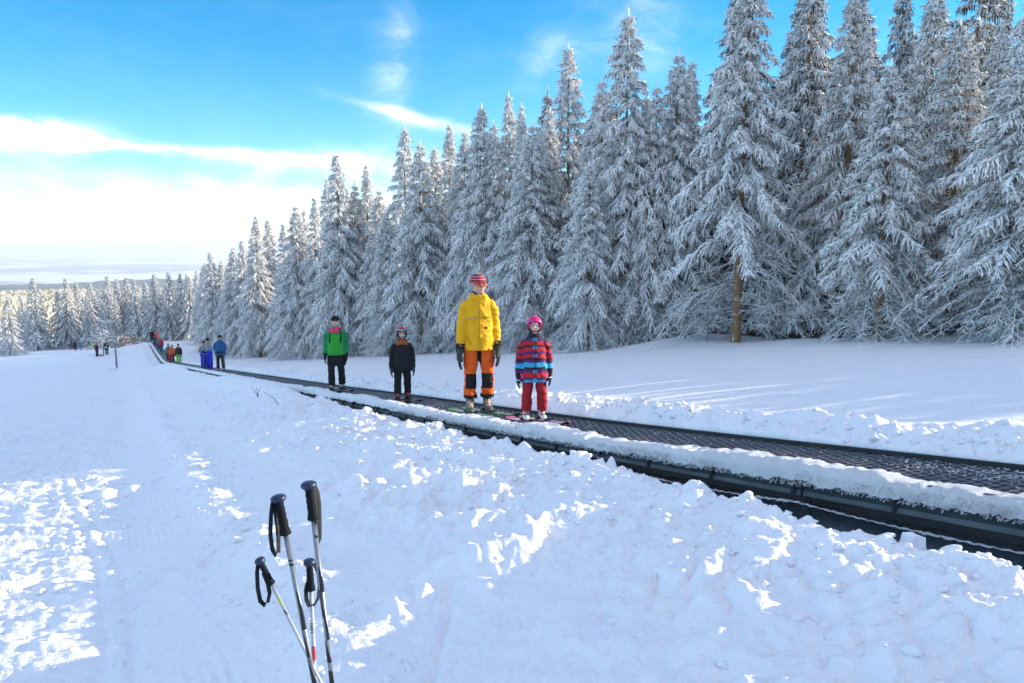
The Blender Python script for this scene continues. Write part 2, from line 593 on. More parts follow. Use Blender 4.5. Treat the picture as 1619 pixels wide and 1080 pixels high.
def terrain(x, y, fine=True):
    x = np.asarray(x, float)
    y = np.asarray(y, float)
    t, s = ts(x, y)
    r = np.hypot(x, y)
    bz = belt_z(np.clip(t, -40, 200))
    wob = 0.07 * vnoise(t / 0.35, s * 0 + 3, 5) + 0.06 * vnoise(t / 0.11, s * 0 + 8, 6)
    # left of the conveyor: bank, edge of the piste, piste
    left = np.interp(s, S_K, S_D)
    bank = np.interp(t, BK_T, BK_Z)
    left = left + (bank + 0.05) * np.exp(-((s + 1.15) / 0.55) ** 2)
    # right of it: thrown-up bank, then an open field rising to the forest edge
    right = np.interp(s, [0.55, 0.9, 1.3, 2.0, 6, 13, 30, 80], [0.02, 0.13, 0.11, 0.06, 0.14, 0.36, 1.2, 5.0])
    z = bz + np.where(s < 0, left, right)
    # long gentle swells
    z = z + 0.05 * fbm(x, y, 6.0, 2, 21) * sstep(1.5, 3.5, np.abs(s)) + 0.25 * fbm(x, y, 25.0, 2, 22) * sstep(25, 70, r) * sstep(2, 8, np.abs(s))
    # mound at the forest edge
    for mx_, my_, mr_, mh_ in ((6.1, 27.5, 2.0, .30), (16.5, 20.0, 3.0, .25)):
        z = z + mh_ * np.exp(-((x - mx_) ** 2 + (y - my_) ** 2) / mr_ ** 2)
    # crest beside the far footbridge
    z = z + 0.5 * np.exp(-((t - 118) / 14) ** 2 - ((s + 7) / 8) ** 2)
    if fine:
        fade = 1 - sstep(25, 80, r)
        clod = sstep(-3.4, -2.3, s) * (1 - sstep(-1.0, -0.85, s)) + sstep(.55, .7, s) * (1 - sstep(1.15, 1.5, s)) * 1.45
        clod = clod * (0.55 + 0.9 * np.clip(fbm(x, y, 1.1, 3, 30) + 0.35, 0, 1))
        b1 = np.abs(fbm(x, y, 0.42, 3, 31))
        b2 = np.abs(fbm(x, y, 0.17, 3, 32))
        z = z + clod * (0.13 * b1 + 0.10 * b2 - 0.035) * fade
        # ragged ridge left by the piste groomer
        rid = np.exp(-((s + 3.62 + 0.25 * vnoise(t / 1.3, s * 0, 40)) / 0.22) ** 2)
        z = z + rid * (0.05 + 0.12 * np.clip(fbm(x, y, 0.5, 3, 41), -.3, 1)) * fade
        # groomed corduroy strip and the skied-up piste
        cord = sstep(-5.3, -5.0, s) * (1 - sstep(-4.1, -3.9, s)) * sstep(-.25, .15, fbm(x, y, 2.2, 2, 43) + .15)
        z = z + cord * 0.005 * np.sin(s * 2 * math.pi / 0.062) * (1 - sstep(9, 16, r))
        pis = (1 - sstep(-5.0, -4.4, s)) * (0.6 + 0.8 * np.clip(fbm(x, y, 2.0, 2, 44) + .3, 0, 1))
        cx_, cy_ = x * 0.55, y          # clods dragged out across the slope
        z = z + pis * fade * (0.095 * np.abs(fbm(cx_, cy_, 0.30, 3, 45)) + 0.075 * np.abs(fbm(cx_, cy_, 0.13, 3, 46)) + 0.02 * fbm(x, y, 0.9, 2, 47))
        # ski tracks down the piste
        for q in range(11):
            s0 = -5.0 - q * .75 - .3 * math.sin(q * 2.3)
            for o_ in (0, .16):
                z = z - .020 * np.exp(-((s - s0 - o_ - (.35 + .1 * (q % 3)) * np.sin(t / (3.1 + .7 * (q % 4)) + q * 1.7)) / .036) ** 2) * (1 - sstep(14, 24, r))
        # smoother strip between: faint ripples, old tracks
        mid = sstep(-3.6, -3.2, s) * (1 - sstep(-2.6, -2.0, s))
        z = z + mid * 0.012 * fbm(x * 0.5, y, 0.35, 3, 48)
        fld = sstep(1.3, 1.8, s)
        z = z + fld * (0.03 * fbm(x, y, 1.6, 3, 49) + 0.012 * fbm(x * 0.4, y * 1.2, 0.7, 3, 50)) * fade
        # dug-up tracks crossing the strip
        for (ax, ay, bx_, by_, w, h) in ((-.85, 3.95, .35, 4.95, .20, .15), (-1.25, 3.9, -.80, 4.15, .07, .05), (-2.9, 5.6, -1.6, 6.4, .22, .10), (-3.3, 7.2, -2.2, 7.0, .15, .07),
                                         (-2.2, 3.35, -1.75, 3.5, .08, .09), (-.37, 2.8, -.33, 4.1, .028, -.075), (-7.5, 14, -3.6, 15.5, .3, .10), (-9, 20, -5.5, 23.0, .35, .10), (-5.4, 9.6, -3.2, 10.6, .25, .10)):
            dx, dy = bx_ - ax, by_ - ay
            q = np.clip(((x - ax) * dx + (y - ay) * dy) / (dx * dx + dy * dy), 0, 1)
            dd = np.hypot(x - ax - q * dx, y - ay - q * dy)
            z = z + h * np.exp(-(dd / w) ** 2) * (0.65 + 1.1 * fbm(x, y, 0.22, 3, 51)) * (0.6 + 0.4 * np.sin(q * math.pi))
        z = z + 0.006 * (fbm(x, y, 0.028, 2, 53) * (1 - sstep(4, 7, r)) + np.clip(fbm(x, y, .11, 2, 54) - .25, 0, 1) * 3.0 * (1 - sstep(7, 12, r))) * (1 - .8 * fld)
        z = z + 0.006 * fbm(x, y, 0.07, 3, 52) * (1 - sstep(10, 20, r)) * (1 - 0.7 * fld)
    # trench the conveyor runs in
    edge = np.interp(t, [-20, 2.2, 3.3, 5, 8, 12, 60], [-1.22, -1.20, -1.10, -1.0, -.92, -.84, -.80]) + wob
    tr = sstep(edge - 0.07, edge + 0.10, s) * (1 - sstep(0.50, 0.56, s))
    z = z - tr * np.maximum(0, z - (bz - 0.42))
    # beyond the far crest the hill falls away to the plain
    far = np.interp(r, [0, 178, 300, 650, 1250, 1700, 2600, 3100, 3600, 5200, 300000], [0, -19, -31, -50, -72, -140, -168, -139, -165, -262, -262]) + EYE
    far = far + np.where(r > 1900, 22, 4) * fbm(x, y, 900.0, 3, 60) * sstep(300, 900, r) * (1 - sstep(4200, 5200, r))
    k = sstep(165, 195, r)
    return z * (1 - k) + far * k


def tz(x, y):
    return float(terrain(np.array([x]), np.array([y]))[0])


def ground_at(px, py, dmax=170.0):
    """Where the ray of a photograph pixel first meets the snow."""
    r = pix_dir(px, py)
    d = np.geomspace(1.5, dmax, 1500)
    g = r[2] * d + EYE - terrain(r[0] * d, d, False)
    i = int(np.argmax(g < 0)) if (g < 0).any() else len(d) - 1
    return r[0] * d[i], d[i]


# angular grid around the viewer: fine where one looks, coarse behind
ang = np.concatenate([np.linspace(-math.pi, -0.84, 70, endpoint=False), np.arange(-0.84, 0.84, 0.0023), np.linspace(0.84, math.pi, 70, endpoint=False)])
rad = np.concatenate([[0.05, 0.3, 0.6, 0.9], np.geomspace(1.2, 195, 640), np.geomspace(200, 1300, 40)])
AA, RR = np.meshgrid(ang, rad)
GX, GY = np.sin(AA) * RR, np.cos(AA) * RR
GZ = terrain(GX, GY)
na, nr = len(ang), len(rad)
idx = np.arange(na * nr).reshape(nr, na)
a = idx[:-1]
b = idx[1:]
Q = np.stack([a, b, np.roll(b, -1, 1), np.roll(a, -1, 1)], -1).reshape(-1, 4)[:, ::-1]
link('snow_ground', np_mesh('snow_ground', np.stack([GX, GY, GZ], -1).reshape(-1, 3), Q, [M['snow']]))['kind'] = 'structure'


# ---- far hills and the plain below
def far_ring(name, r0, r1, nrow, m, dz=0.0):
    an = np.linspace(-math.pi, math.pi, 361)[:-1]
    if r1 < 10000:
        an = np.concatenate([np.linspace(-math.pi, -0.8, 60, endpoint=False), np.linspace(-0.8, 0.2, 500, endpoint=False), np.linspace(0.2, math.pi, 60, endpoint=False)])
    A_, R_ = np.meshgrid(an, np.geomspace(r0, r1, nrow))
    X_, Y_ = np.sin(A_) * R_, np.cos(A_) * R_
    Z_ = terrain(X_, Y_, False) + dz
    if r1 < 10000:
        Z_ = Z_ + 7 * np.abs(fbm(X_, Y_, 60.0, 2, 61)) * sstep(1350, 1600, R_) * (1 - sstep(4300, 5000, R_))
    n_ = len(an)
    ix = np.arange(n_ * nrow).reshape(nrow, n_)
    q = np.stack([ix[:-1], ix[1:], np.roll(ix[1:], -1, 1), np.roll(ix[:-1], -1, 1)], -1).reshape(-1, 4)[:, ::-1]
    o = link(name, np_mesh(name, np.stack([X_, Y_, Z_], -1).reshape(-1, 3), q, [m]))
    o['kind'] = 'structure'
    return o


def patch_material(name, c1, c2, sx, lo, hi):
    m = bpy.data.materials.new(name)
    m.use_nodes = True
    t = m.node_tree
    b = t.nodes['Principled BSDF']
    b.inputs['Roughness'].default_value = 0.9
    b.inputs['Specular IOR Level'].default_value = 0.0
    g = t.nodes.new('ShaderNodeNewGeometry')
    mp = t.nodes.new('ShaderNodeMapping')
    mp.inputs['Scale'].default_value = (sx, sx, sx)
    mp.inputs['Rotation'].default_value = (0, 0, 0.5)
    t.links.new(g.outputs['Position'], mp.inputs['Vector'])
    n = t.nodes.new('ShaderNodeTexNoise')
    n.inputs['Scale'].default_value = 1.0
    n.inputs['Detail'].default_value = 7
    n.inputs['Roughness'].default_value = 0.62
    t.links.new(mp.outputs[0], n.inputs['Vector'])
    r = t.nodes.new('ShaderNodeMapRange')
    r.inputs['From Min'].default_value = lo
    r.inputs['From Max'].default_value = hi
    t.links.new(n.outputs[0], r.inputs['Value'])
    mx = t.nodes.new('ShaderNodeMixRGB')
    mx.inputs['Color1'].default_value = (*c1, 1)
    mx.inputs['Color2'].default_value = (*c2, 1)
    t.links.new(r.outputs[0], mx.inputs['Fac'])
    t.links.new(mx.outputs[0], b.inputs['Base Color'])
    return m


far_ring('forest_hills', 1290, 5100, 90, patch_material('wooded_hills', (0.05, 0.065, 0.06), (0.16, 0.18, 0.18), 0.004, 0.35, 0.75))
far_ring('far_plain', 5080, 120000, 60, patch_material('snowy_plain', (0.06, 0.09, 0.12), (0.85, 0.84, 0.82), 0.00045, 0.47, 0.53))

# ------------------------------------------------------------------ frosted spruces
class Tris:
    def __init__(self):
        self.V, self.T, self.n = [], [], 0

    def push(self, V, T):
        self.V.append(V)
        self.T.append(T + self.n)
        self.n += len(V)

    def spindles(self, A, B, w, sag=0.0, flat=0.8, mid=0.45, base=0.5):
        """Many tapered three-sided twigs at once: from A to B, half width w."""
        k = len(A)
        if k == 0:
            return
        w = np.broadcast_to(np.asarray(w, float), (k,))
        ax = B - A
        L = np.linalg.norm(ax, axis=1, keepdims=True) + 1e-9
        ax = ax / L
        side = np.cross(ax, np.array([0.02, 0.03, 1.0]))
        nn = np.linalg.norm(side, axis=1, keepdims=True)
        side = np.where(nn < 0.05, np.array([1.0, 0, 0]), side / (nn + 1e-9))
        up = np.cross(side, ax)
        C = A + (B - A) * mid
        C[:, 2] += sag * L[:, 0]
        ph = RNG.uniform(0, 6.28, k)
        V = np.empty((k, 7, 3))
        for j in range(3):
            c, s = np.cos(ph + j * 2.094)[:, None], np.sin(ph + j * 2.094)[:, None]
            o = (side * c + up * s * flat) * w[:, None]
            V[:, j] = A + o * base
            V[:, 3 + j] = C + o * RNG.uniform(.75, 1.25, (k, 1))
        V[:, 6] = B
        T = np.array([[0, 1, 4], [0, 4, 3], [1, 2, 5], [1, 5, 4], [2, 0, 3], [2, 3, 5], [3, 4, 6], [4, 5, 6], [5, 3, 6]])
        self.push(V.reshape(-1, 3), (T[None] + (np.arange(k) * 7)[:, None, None]).reshape(-1, 3))

    def tube(self, P, r, n=5, flat=1.0):
        P = np.asarray(P, float)
        k = len(P)
        ax = np.gradient(P, axis=0)
        ax /= np.linalg.norm(ax, axis=1, keepdims=True) + 1e-9
        side = np.cross(ax, np.array([0.05, 0.02, 1.0]))
        nn = np.linalg.norm(side, axis=1, keepdims=True)
        side = np.where(nn < 0.06, np.array([1.0, 0, 0]), side / (nn + 1e-9))
        up = np.cross(side, ax)
        r = np.asarray(r, float)
        th = np.arange(n) * 2 * math.pi / n
        V = P[:, None] + side[:, None] * (np.cos(th)[None, :, None] * r[:, None, None]) + up[:, None] * (np.sin(th)[None, :, None] * r[:, None, None] * flat)
        ix = np.arange(k * n).reshape(k, n)
        a, b = ix[:-1], ix[1:]
        a2, b2 = np.roll(a, -1, 1), np.roll(b, -1, 1)
        T = np.concatenate([np.stack([a, a2, b2], -1).reshape(-1, 3), np.stack([a, b2, b], -1).reshape(-1, 3)])
        self.push(V.reshape(-1, 3), T)

    def mesh(self, name, m, smooth=True):
        return np_mesh(name, np.concatenate(self.V), np.concatenate(self.T), [m], smooth)


def unit(v):
    return v / (np.linalg.norm(v, axis=-1, keepdims=True) + 1e-9)


def make_spruce(seed, H, Rb, bare=0.3, dens=1.0, lacy=1.0, start=0.05, front=None):
    """Meshes of one spruce: (trunk, frosted boughs, bare lower branches)."""
    global RNG
    RNG = np.random.default_rng(seed)
    rg = RNG
    top, low, snow = Tris(), Tris(), Tris()
    lean = rg.normal(0, 0.006, 2) * H
    def axis(z):
        q = z / H
        return np.array([lean[0] * q * q, lean[1] * q * q, z])
    z = H * start
    gold = rg.uniform(0, 6.28)
    irregular = rg.uniform(0.8, 1.2, 12)
    while z < H * 0.985:
        hr = z / H
        nb = int(rg.integers(5, 7)) if hr < 0.9 else 5
        gold += rg.uniform(0.3, 0.9)
        for i in range(nb):
            phi = gold + 2 * math.pi * i / nb + rg.normal(0, 0.16)
            zz = z + rg.normal(0, 0.06)
            hr = min(max(zz / H, 0), 1)
            prof = (1 - hr) ** 0.95 * (1.0 if hr > 0.12 else 0.85) + 0.02
            L = 1.32 * Rb * prof * rg.uniform(0.72, 1.12) * irregular[int((phi % 6.283) / 6.2832 * 11.99)]
            L = max(L, 0.12)
            up0 = -0.10 + 0.62 * hr ** 2 + rg.normal(0, 0.07)
            drp = (0.95 - 0.45 * hr) * rg.uniform(0.7, 1.25)
            m = 9
            u = np.linspace(0, 1, m)
            d = np.array([math.cos(phi), math.sin(phi), 0])
            lat = np.array([-d[1], d[0], 0])
            bend = rg.normal(0, 0.12)
            pw = rg.uniform(1.5, 2.5)
            zc = L * ((up0 + .08) * u - drp * u ** pw + 0.2 * drp * u ** 6)
            P = axis(zz) + d * (L * u * (1 - 0.10 * u * u))[:, None] + lat * (L * bend * u * u)[:, None]
            P[:, 2] += zc
            tang = unit(np.gradient(P, axis=0))
            isbare = hr < bare * rg.uniform(0.65, 1.2)
            def spot(uu):
                return np.stack([np.interp(uu, u, P[:, k]) for k in range(3)], -1), unit(np.stack([np.interp(uu, u, tang[:, k]) for k in range(3)], -1))
            if isbare:
                if rg.uniform() < (.36 if front is not None else .15) or (front is not None and math.cos(phi - front) > .45):
                    continue
                low.tube(P, np.linspace(0.017, 0.006, m), 4)
                k = int(L / 0.11 * lacy)
                uu = rg.uniform(0.12, 1.0, k)
                A, tg = spot(uu)
                sg = rg.choice([-1, 1], k)[:, None]
                dirs = unit(tg * rg.uniform(.5, 1.1, (k, 1)) + lat * sg * rg.uniform(.5, 1.1, (k, 1)) + rg.normal(0, .22, (k, 3)) - np.array([0, 0, 1]) * rg.uniform(-.15, .5, (k, 1)))
                ll = (L * 0.34 * (1.05 - uu) + 0.12) * rg.uniform(.5, 1.3, k)
                B = A + dirs * ll[:, None]
                low.spindles(A, B, rg.uniform(.008, .015, k), sag=0.05, base=.9)
                rep = 3
                q = rg.uniform(.25, 1, (k * rep, 1))
                A2 = np.repeat(A, rep, 0) + np.repeat(B - A, rep, 0) * q
                d2 = unit(np.repeat(dirs, rep, 0) * .6 + rg.normal(0, .55, (k * rep, 3)) - np.array([0, 0, .25]))
                low.spindles(A2, A2 + d2 * rg.uniform(.06, .24, (k * rep, 1)), rg.uniform(.005, .011, k * rep), base=.8)
                continue
            w0 = rg.uniform(.045, .085) * (0.45 + 0.6 * min(L, 1.8) / 1.8)
            # loaded spine of the bough
            rr = w0 * np.clip(0.35 + 1.2 * u, 0, 1.15) * np.where(u > .93, .35, 1) * rg.uniform(.75, 1.25, m)
            top.tube(P, rr * .45, 4)
            kc = max(3, int(L / 0.05))
            uc = rg.uniform(.12, .98, kc)
            Ac, tgc = spot(uc)
            Ac = Ac + rg.normal(0, .025, (kc, 3)) + np.array([0, 0, .02])
            dc = unit(tgc + rg.normal(0, .30, (kc, 3)))
            lc = rg.uniform(.12, .34, kc)[:, None]
            wc = w0 * (.35 + .95 * uc) * rg.uniform(.4, 1.0, kc) * np.where(uc > .9, .6, 1)
            snow.spindles(Ac - dc * lc * .3, Ac + dc * lc * .7, wc, flat=.75, base=.6)
            k = max(4, int(L / 0.075 * dens))
            uu = np.sort(rg.uniform(.14, .99, k))
            A, tg = spot(uu)
            sg = np.where(np.arange(k) % 2 == 0, 1.0, -1.0)[:, None]
            dirs = unit(tg * rg.uniform(.55, .95, (k, 1)) + lat * sg * rg.uniform(.55, .95, (k, 1)) - np.array([0, 0, 1]) * rg.uniform(.3, 1.0, (k, 1)) + rg.normal(0, .08, (k, 3)))
            ll = np.minimum(L * (.40 * (1.02 - uu) ** .7 + .06) * np.clip(uu * 3, .3, 1), .75) * rg.uniform(.65, 1.2, k) + .05
            B = A + dirs * ll[:, None]
            fat = rg.uniform(.024, .044, k)
            top.spindles(A, B, fat, sag=0.06, flat=.75)
            rep = 5
            q = rg.uniform(.15, 1, (k * rep, 1))
            A2 = np.repeat(A, rep, 0) + np.repeat(B - A, rep, 0) * q
            d2 = unit(np.repeat(dirs, rep, 0) * rg.uniform(.1, .9, (k * rep, 1)) + rg.normal(0, .28, (k * rep, 3)) - np.array([0, 0, 1]) * rg.uniform(.3, 1.0, (k * rep, 1)))
            top.spindles(A2, A2 + d2 * rg.uniform(.07, .24, (k * rep, 1)), rg.uniform(.010, .020, k * rep), flat=.8)
            k3 = max(3, int(L / 0.034 * dens))
            u3 = rg.uniform(.2, 1, k3)
            A3, t3 = spot(u3)
            d3 = unit(t3 * rg.uniform(0, .7, (k3, 1)) + rg.normal(0, .3, (k3, 3)) - np.array([0, 0, 1.0]) * rg.uniform(.2, 1.2, (k3, 1)))
            top.spindles(A3, A3 + d3 * rg.uniform(.10, .40, (k3, 1)), rg.uniform(.012, .024, k3))
        z += rg.uniform(.24, .38) * (1 if hr < .85 else .7)
    tip = axis(H)
    snow.tube(np.array([axis(H * .93), axis(H * .97), tip + (0, 0, .05), tip + (0, 0, .16)]), [.04, .036, .03, .006], 5)
    zt = np.linspace(-.4, H * .96, 14)
    TP = np.array([axis(max(q, 0)) + (0, 0, min(q, 0)) for q in zt])
    tr = Tris()
    rt = 0.0105 * H * (1 - zt / (H * 1.03)) + .008
    rt[0] *= 1.25
    tr.tube(TP, rt, 9)
    return (tr.mesh('trunk', M['bark_rime']), top.mesh('crown', M['frost'], False), snow.mesh('snow_bough', M['snow_bough'], True),
            low.mesh('bare_branch', M['twig'], False) if low.V else None, H)


M['snow_bough'] = frost_material('snow_laden_boughs', (0.96, 0.92, 0.895), (0.05, 0.055, 0.045), 0.12, 0.45, 7.0)
TALL = make_spruce(107, 13.5, 2.75, .44, 1.0, 1.3, front=-math.pi / 2 - .28)
PROTO = [make_spruce(101, 13.5, 2.75, .34, 1.0, 1.2), make_spruce(102, 12.5, 2.35, .26), make_spruce(103, 12.0, 2.5, .30), make_spruce(104, 13.0, 2.1, .22),
         make_spruce(105, 11.5, 2.2, .36, .95, 1.3), make_spruce(106, 12.0, 2.05, .10, .9, start=.03)]
BACK = []

for p_ in (make_spruce(111, 12.0, 2.2, .04, .8, start=.14), make_spruce(112, 12.0, 2.0, .04, .8, start=.18), make_spruce(113, 11.0, 2.3, .04, .8, start=.12)):
    p_[1].materials[0] = M['needles']
    BACK.append(p_)
BACK.append(BACK[0])
FAR_PROTO = [make_spruce(201, 11.0, 2.1, .06, .42, .5, .03), make_spruce(202, 12.0, 1.9, .05, .42, .5, .03), make_spruce(203, 10.0, 2.2, .05, .42, .5, .02)]


for p_ in FAR_PROTO:
    p_[1].materials[0] = M['needles']


def place_spruce(x, y, H, proto, label, group, rz=None, wide=1.0):
    tr, crown, boughs, bare, h0 = proto
    k = H / h0
    e = empty('spruce_tree', (x, y, tz(x, y) - 0.05), random.uniform(0, 6.28) if rz is None else rz)
    e.scale = (k * wide, k * wide, k)
    tag(e, label, 'tree', group)
    for nm, me in (('trunk', tr), ('crown', crown), ('snow_bough', boughs), ('bare_branch', bare)):
        if me is not None:
            o = link(nm, me, e)
            if nm in ('crown', 'snow_bough', 'bare_branch'):
                o['kind'] = 'stuff'
    return e


def tree_edge(t):
    return np.interp(t, [-30, 5, 19, 26, 50, 75, 110, 140], [14, 13.2, 12.8, 12.2, 8.4, 6.2, 5.2, 5])


def on_edge(px, extra=0.0):
    """Point of the forest edge in the direction of a photograph column, extra metres further in."""
    d = np.linspace(4, 160, 3000)
    X = (px - CX) / F_PX * d
    t, s = ts(X, d)
    i = int(np.argmax(s > tree_edge(t) + extra))
    return X[i], d[i]


FRONT = [
    # px of the stem, px height of the tip, metres behind the forest edge, prototype, width factor, label
    (1166, -70, 0.0, 0, 1.0, 'tallest frosted spruce with a bare orange brown trunk at the edge of the snowfield'),
    (1392, 95, 0.3, 4, 1.05, 'frosted spruce with lacy drooping branches right of the tall brown trunked spruce'),
    (1500, 30, 2.2, 1, 1.1, 'broad snow laden spruce second in from the right edge of the photo'),
    (1612, -30, 0.2, 2, 1.05, 'frosted spruce cut off by the right edge of the photo'),
    (1330, -40, 3.4, 3, 1.0, 'slim dark spruce behind and just right of the tall brown trunked spruce'),
    (1452, -30, 5.0, 3, 1.05, 'tall spruce rising behind the lacy drooping spruce at right'),
    (1555, 30, 5.5, 5, .9, 'narrow spruce tip showing between two broad spruces near the right edge'),
    (1060, 78, 1.6, 2, .85, 'shaggy spruce with two tips just left of the tall brown trunked spruce'),
    (1086, 95, 4.2, 5, .8, 'thin spruce half hidden behind the left flank of the tallest spruce'),
    (986, 15, 0.4, 0, .9, 'tall pointed spruce whose tip stands highest left of the tallest spruce'),
    (930, 255, -1.3, 4, 1.0, 'low bushy frosted spruce standing before the tall pointed one behind the pink helmet'),
    (897, 68, 2.6, 1, .9, 'slender frosted spruce with its tip above the pink helmeted child'),
    (838, 192, 0.1, 2, 1.0, 'broad frosted spruce to the right of the man in yellow'),
    (806, 148, 3.0, 3, .85, 'narrow spruce tip peeping up behind the man in yellow, right side'),
    (757, 165, 0.8, 1, .95, 'frosted spruce straight behind the man in yellow'),
    (712, 195, 2.5, 3, .85, 'narrow bright spruce left of the man in yellow'),
    (664, 222, -0.2, 2, .95, 'frosted spruce behind the red helmeted child, right side'),
    (642, 199, 2.2, 1, .85, 'spruce with the higher of two close tips above the red helmeted child'),
    (612, 330, -1.0, 4, .9, 'smaller leaning frosted spruce between the green jacket and the red helmet'),
    (584, 258, 1.8, 3, .85, 'thin pale spruce tip right of the woman in green'),
    (541, 240, 0.0, 1, .95, 'frosted spruce straight behind the woman in green'),
    (520, 280, 2.4, 3, .8, 'narrow spruce tucked against the left of the spruce behind the woman in green'),
    (470, 322, 0.0, 2, .95, 'broad frosted spruce standing left of the woman in green'),
    (484, 330, 2.8, 5, .8, 'spruce tip just above the broad spruce left of the woman in green'),
    (430, 345, 1.6, 1, .9, 'frosted spruce with the right of two matching tips beyond the broad one'),
    (408, 340, 0.0, 3, 1.0, 'frosted spruce with the left of two matching tips beyond the broad one'),
    (370, 388, 0.0, 2, .95, 'frosted spruce standing behind the man in the blue jacket'),
    (337, 397, 0.0, 1, .95, 'frosted spruce above the two people with blue sleds'),
    (312, 425, 1.5, 5, 1.0, 'short frosted spruce left of the sled carriers'),
]
n_front = 0
TREE_XY = []
for px, py, extra, pi, wd, lab in FRONT:
    x, y = on_edge(px, extra)
    g = tz(x, y)
    H = (EYE + pix_dir(px, py)[2] * y) - g
    place_spruce(x, y, H, TALL if px == 1166 else PROTO[pi], lab, 'frosted spruces along the forest edge', wide=wd * 1.12 * (13.0 / max(H, 9)) ** 0.35, rz=0.0 if px == 1166 else None)
    TREE_XY.append((x, y))

# the stand behind them, and on to the right where it shades the slope
rr_ = random.Random(5)
for row in range(6):
    t = -15.0 + rr_.uniform(0, 2)
    while t < (186 if row < 3 else 92):
        s = float(tree_edge(t)) + 1.2 + row * 2.6 + rr_.uniform(-.8, .8)
        x, y = xy(t, s)
        step = rr_.uniform(2.1, 3.3) * (1 if t < 60 else 2.1)
        t += step
        if min((x - a_) ** 2 + (y - b_) ** 2 for a_, b_ in TREE_XY) < 2.0 ** 2:
            continue
        if y < -6 or (t - step < 8.5 and rr_.uniform(0, 1) > .02) or (t - step < 19 and row >= 1 and rr_.uniform(0, 1) > .3):
            continue
        dd = y
        cap = 11.0 + rr_.uniform(-1.5, 1.6) + (1.0 if t < 30 else 0) + row * .25
        if -8 < x / max(y, 1) * 1 and t > 40:
            cap -= 1.2
        TREE_XY.append((x, y))
        place_spruce(x, y, cap, BACK[rr_.choice((0, 1, 2, 3))] if row > 0 else PROTO[rr_.choice((1, 2, 3, 5))], 'frosted spruce deep in the stand behind the front row, only its tip or boughs showing',
                     'frosted spruces inside the stand', wide=rr_.uniform(.85, 1.1))

for px, extra, py in ((352, 1.0, 410), (388, .8, 378), (450, .9, 352), (500, .8, 310), (562, 1.0, 288), (600, 1.4, 296), (690, 1.0, 232), (735, 1.5, 205), (782, 1.2, 190), (866, 1.2, 170), (945, 1.6, 120), (1030, 1.0, 130)):
    x, y = on_edge(px, extra)
    place_spruce(x, y, (EYE + pix_dir(px, py)[2] * y) - tz(x, y), PROTO[rr_.choice((1, 2, 3, 5))], 'frosted spruce deep in the stand behind the front row, only its tip or boughs showing', 'frosted spruces inside the stand', wide=rr_.uniform(.9, 1.1))

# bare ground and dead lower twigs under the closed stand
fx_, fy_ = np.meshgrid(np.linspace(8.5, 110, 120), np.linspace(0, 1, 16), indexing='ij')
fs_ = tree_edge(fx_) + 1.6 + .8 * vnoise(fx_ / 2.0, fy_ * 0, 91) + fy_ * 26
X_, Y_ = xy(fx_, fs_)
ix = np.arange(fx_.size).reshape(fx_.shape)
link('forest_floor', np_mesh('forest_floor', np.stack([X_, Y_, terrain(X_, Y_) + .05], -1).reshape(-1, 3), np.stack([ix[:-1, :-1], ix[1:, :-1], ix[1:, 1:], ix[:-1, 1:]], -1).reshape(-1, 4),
                             [mat('needle_litter', (0.05, 0.036, 0.025), .95, var=.6, vscale=1.2, bump=.6, bscale=9)]))['kind'] = 'structure'  # dark litter, its tone also standing in for the stand's deep shade
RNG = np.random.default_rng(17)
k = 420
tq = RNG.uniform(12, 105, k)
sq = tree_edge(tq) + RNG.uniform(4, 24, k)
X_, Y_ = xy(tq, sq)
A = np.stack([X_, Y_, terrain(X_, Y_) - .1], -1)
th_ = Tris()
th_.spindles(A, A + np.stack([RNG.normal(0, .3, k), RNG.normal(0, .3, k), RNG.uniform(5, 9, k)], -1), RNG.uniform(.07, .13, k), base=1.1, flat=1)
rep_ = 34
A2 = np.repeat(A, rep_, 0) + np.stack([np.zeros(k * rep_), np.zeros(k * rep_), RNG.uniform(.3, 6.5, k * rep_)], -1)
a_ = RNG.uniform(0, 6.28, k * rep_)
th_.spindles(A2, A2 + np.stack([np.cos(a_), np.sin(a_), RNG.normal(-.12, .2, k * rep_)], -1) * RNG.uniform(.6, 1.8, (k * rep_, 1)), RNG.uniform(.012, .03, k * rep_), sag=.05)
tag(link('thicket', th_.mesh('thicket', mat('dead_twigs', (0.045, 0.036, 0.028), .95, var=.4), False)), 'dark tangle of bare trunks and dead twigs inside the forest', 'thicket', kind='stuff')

# low spruces added out of view: shade the field, let sun reach the bank
q_ = -5.0
while q_ < 10.6:
    x, y = xy(q_, 13.4 + rr_.uniform(-.7, .9))
    place_spruce(x, y, rr_.uniform(2.1, 2.7) if q_ > 2 else rr_.uniform(1.6, 2.2), PROTO[5], 'young low spruce added out of view to shade the field', 'young spruces added out of view to shade the field', wide=2.1 if q_ > 2 else 1.5)
    q_ += rr_.uniform(.22, .36) if q_ > 2 else rr_.uniform(1.0, 1.6)

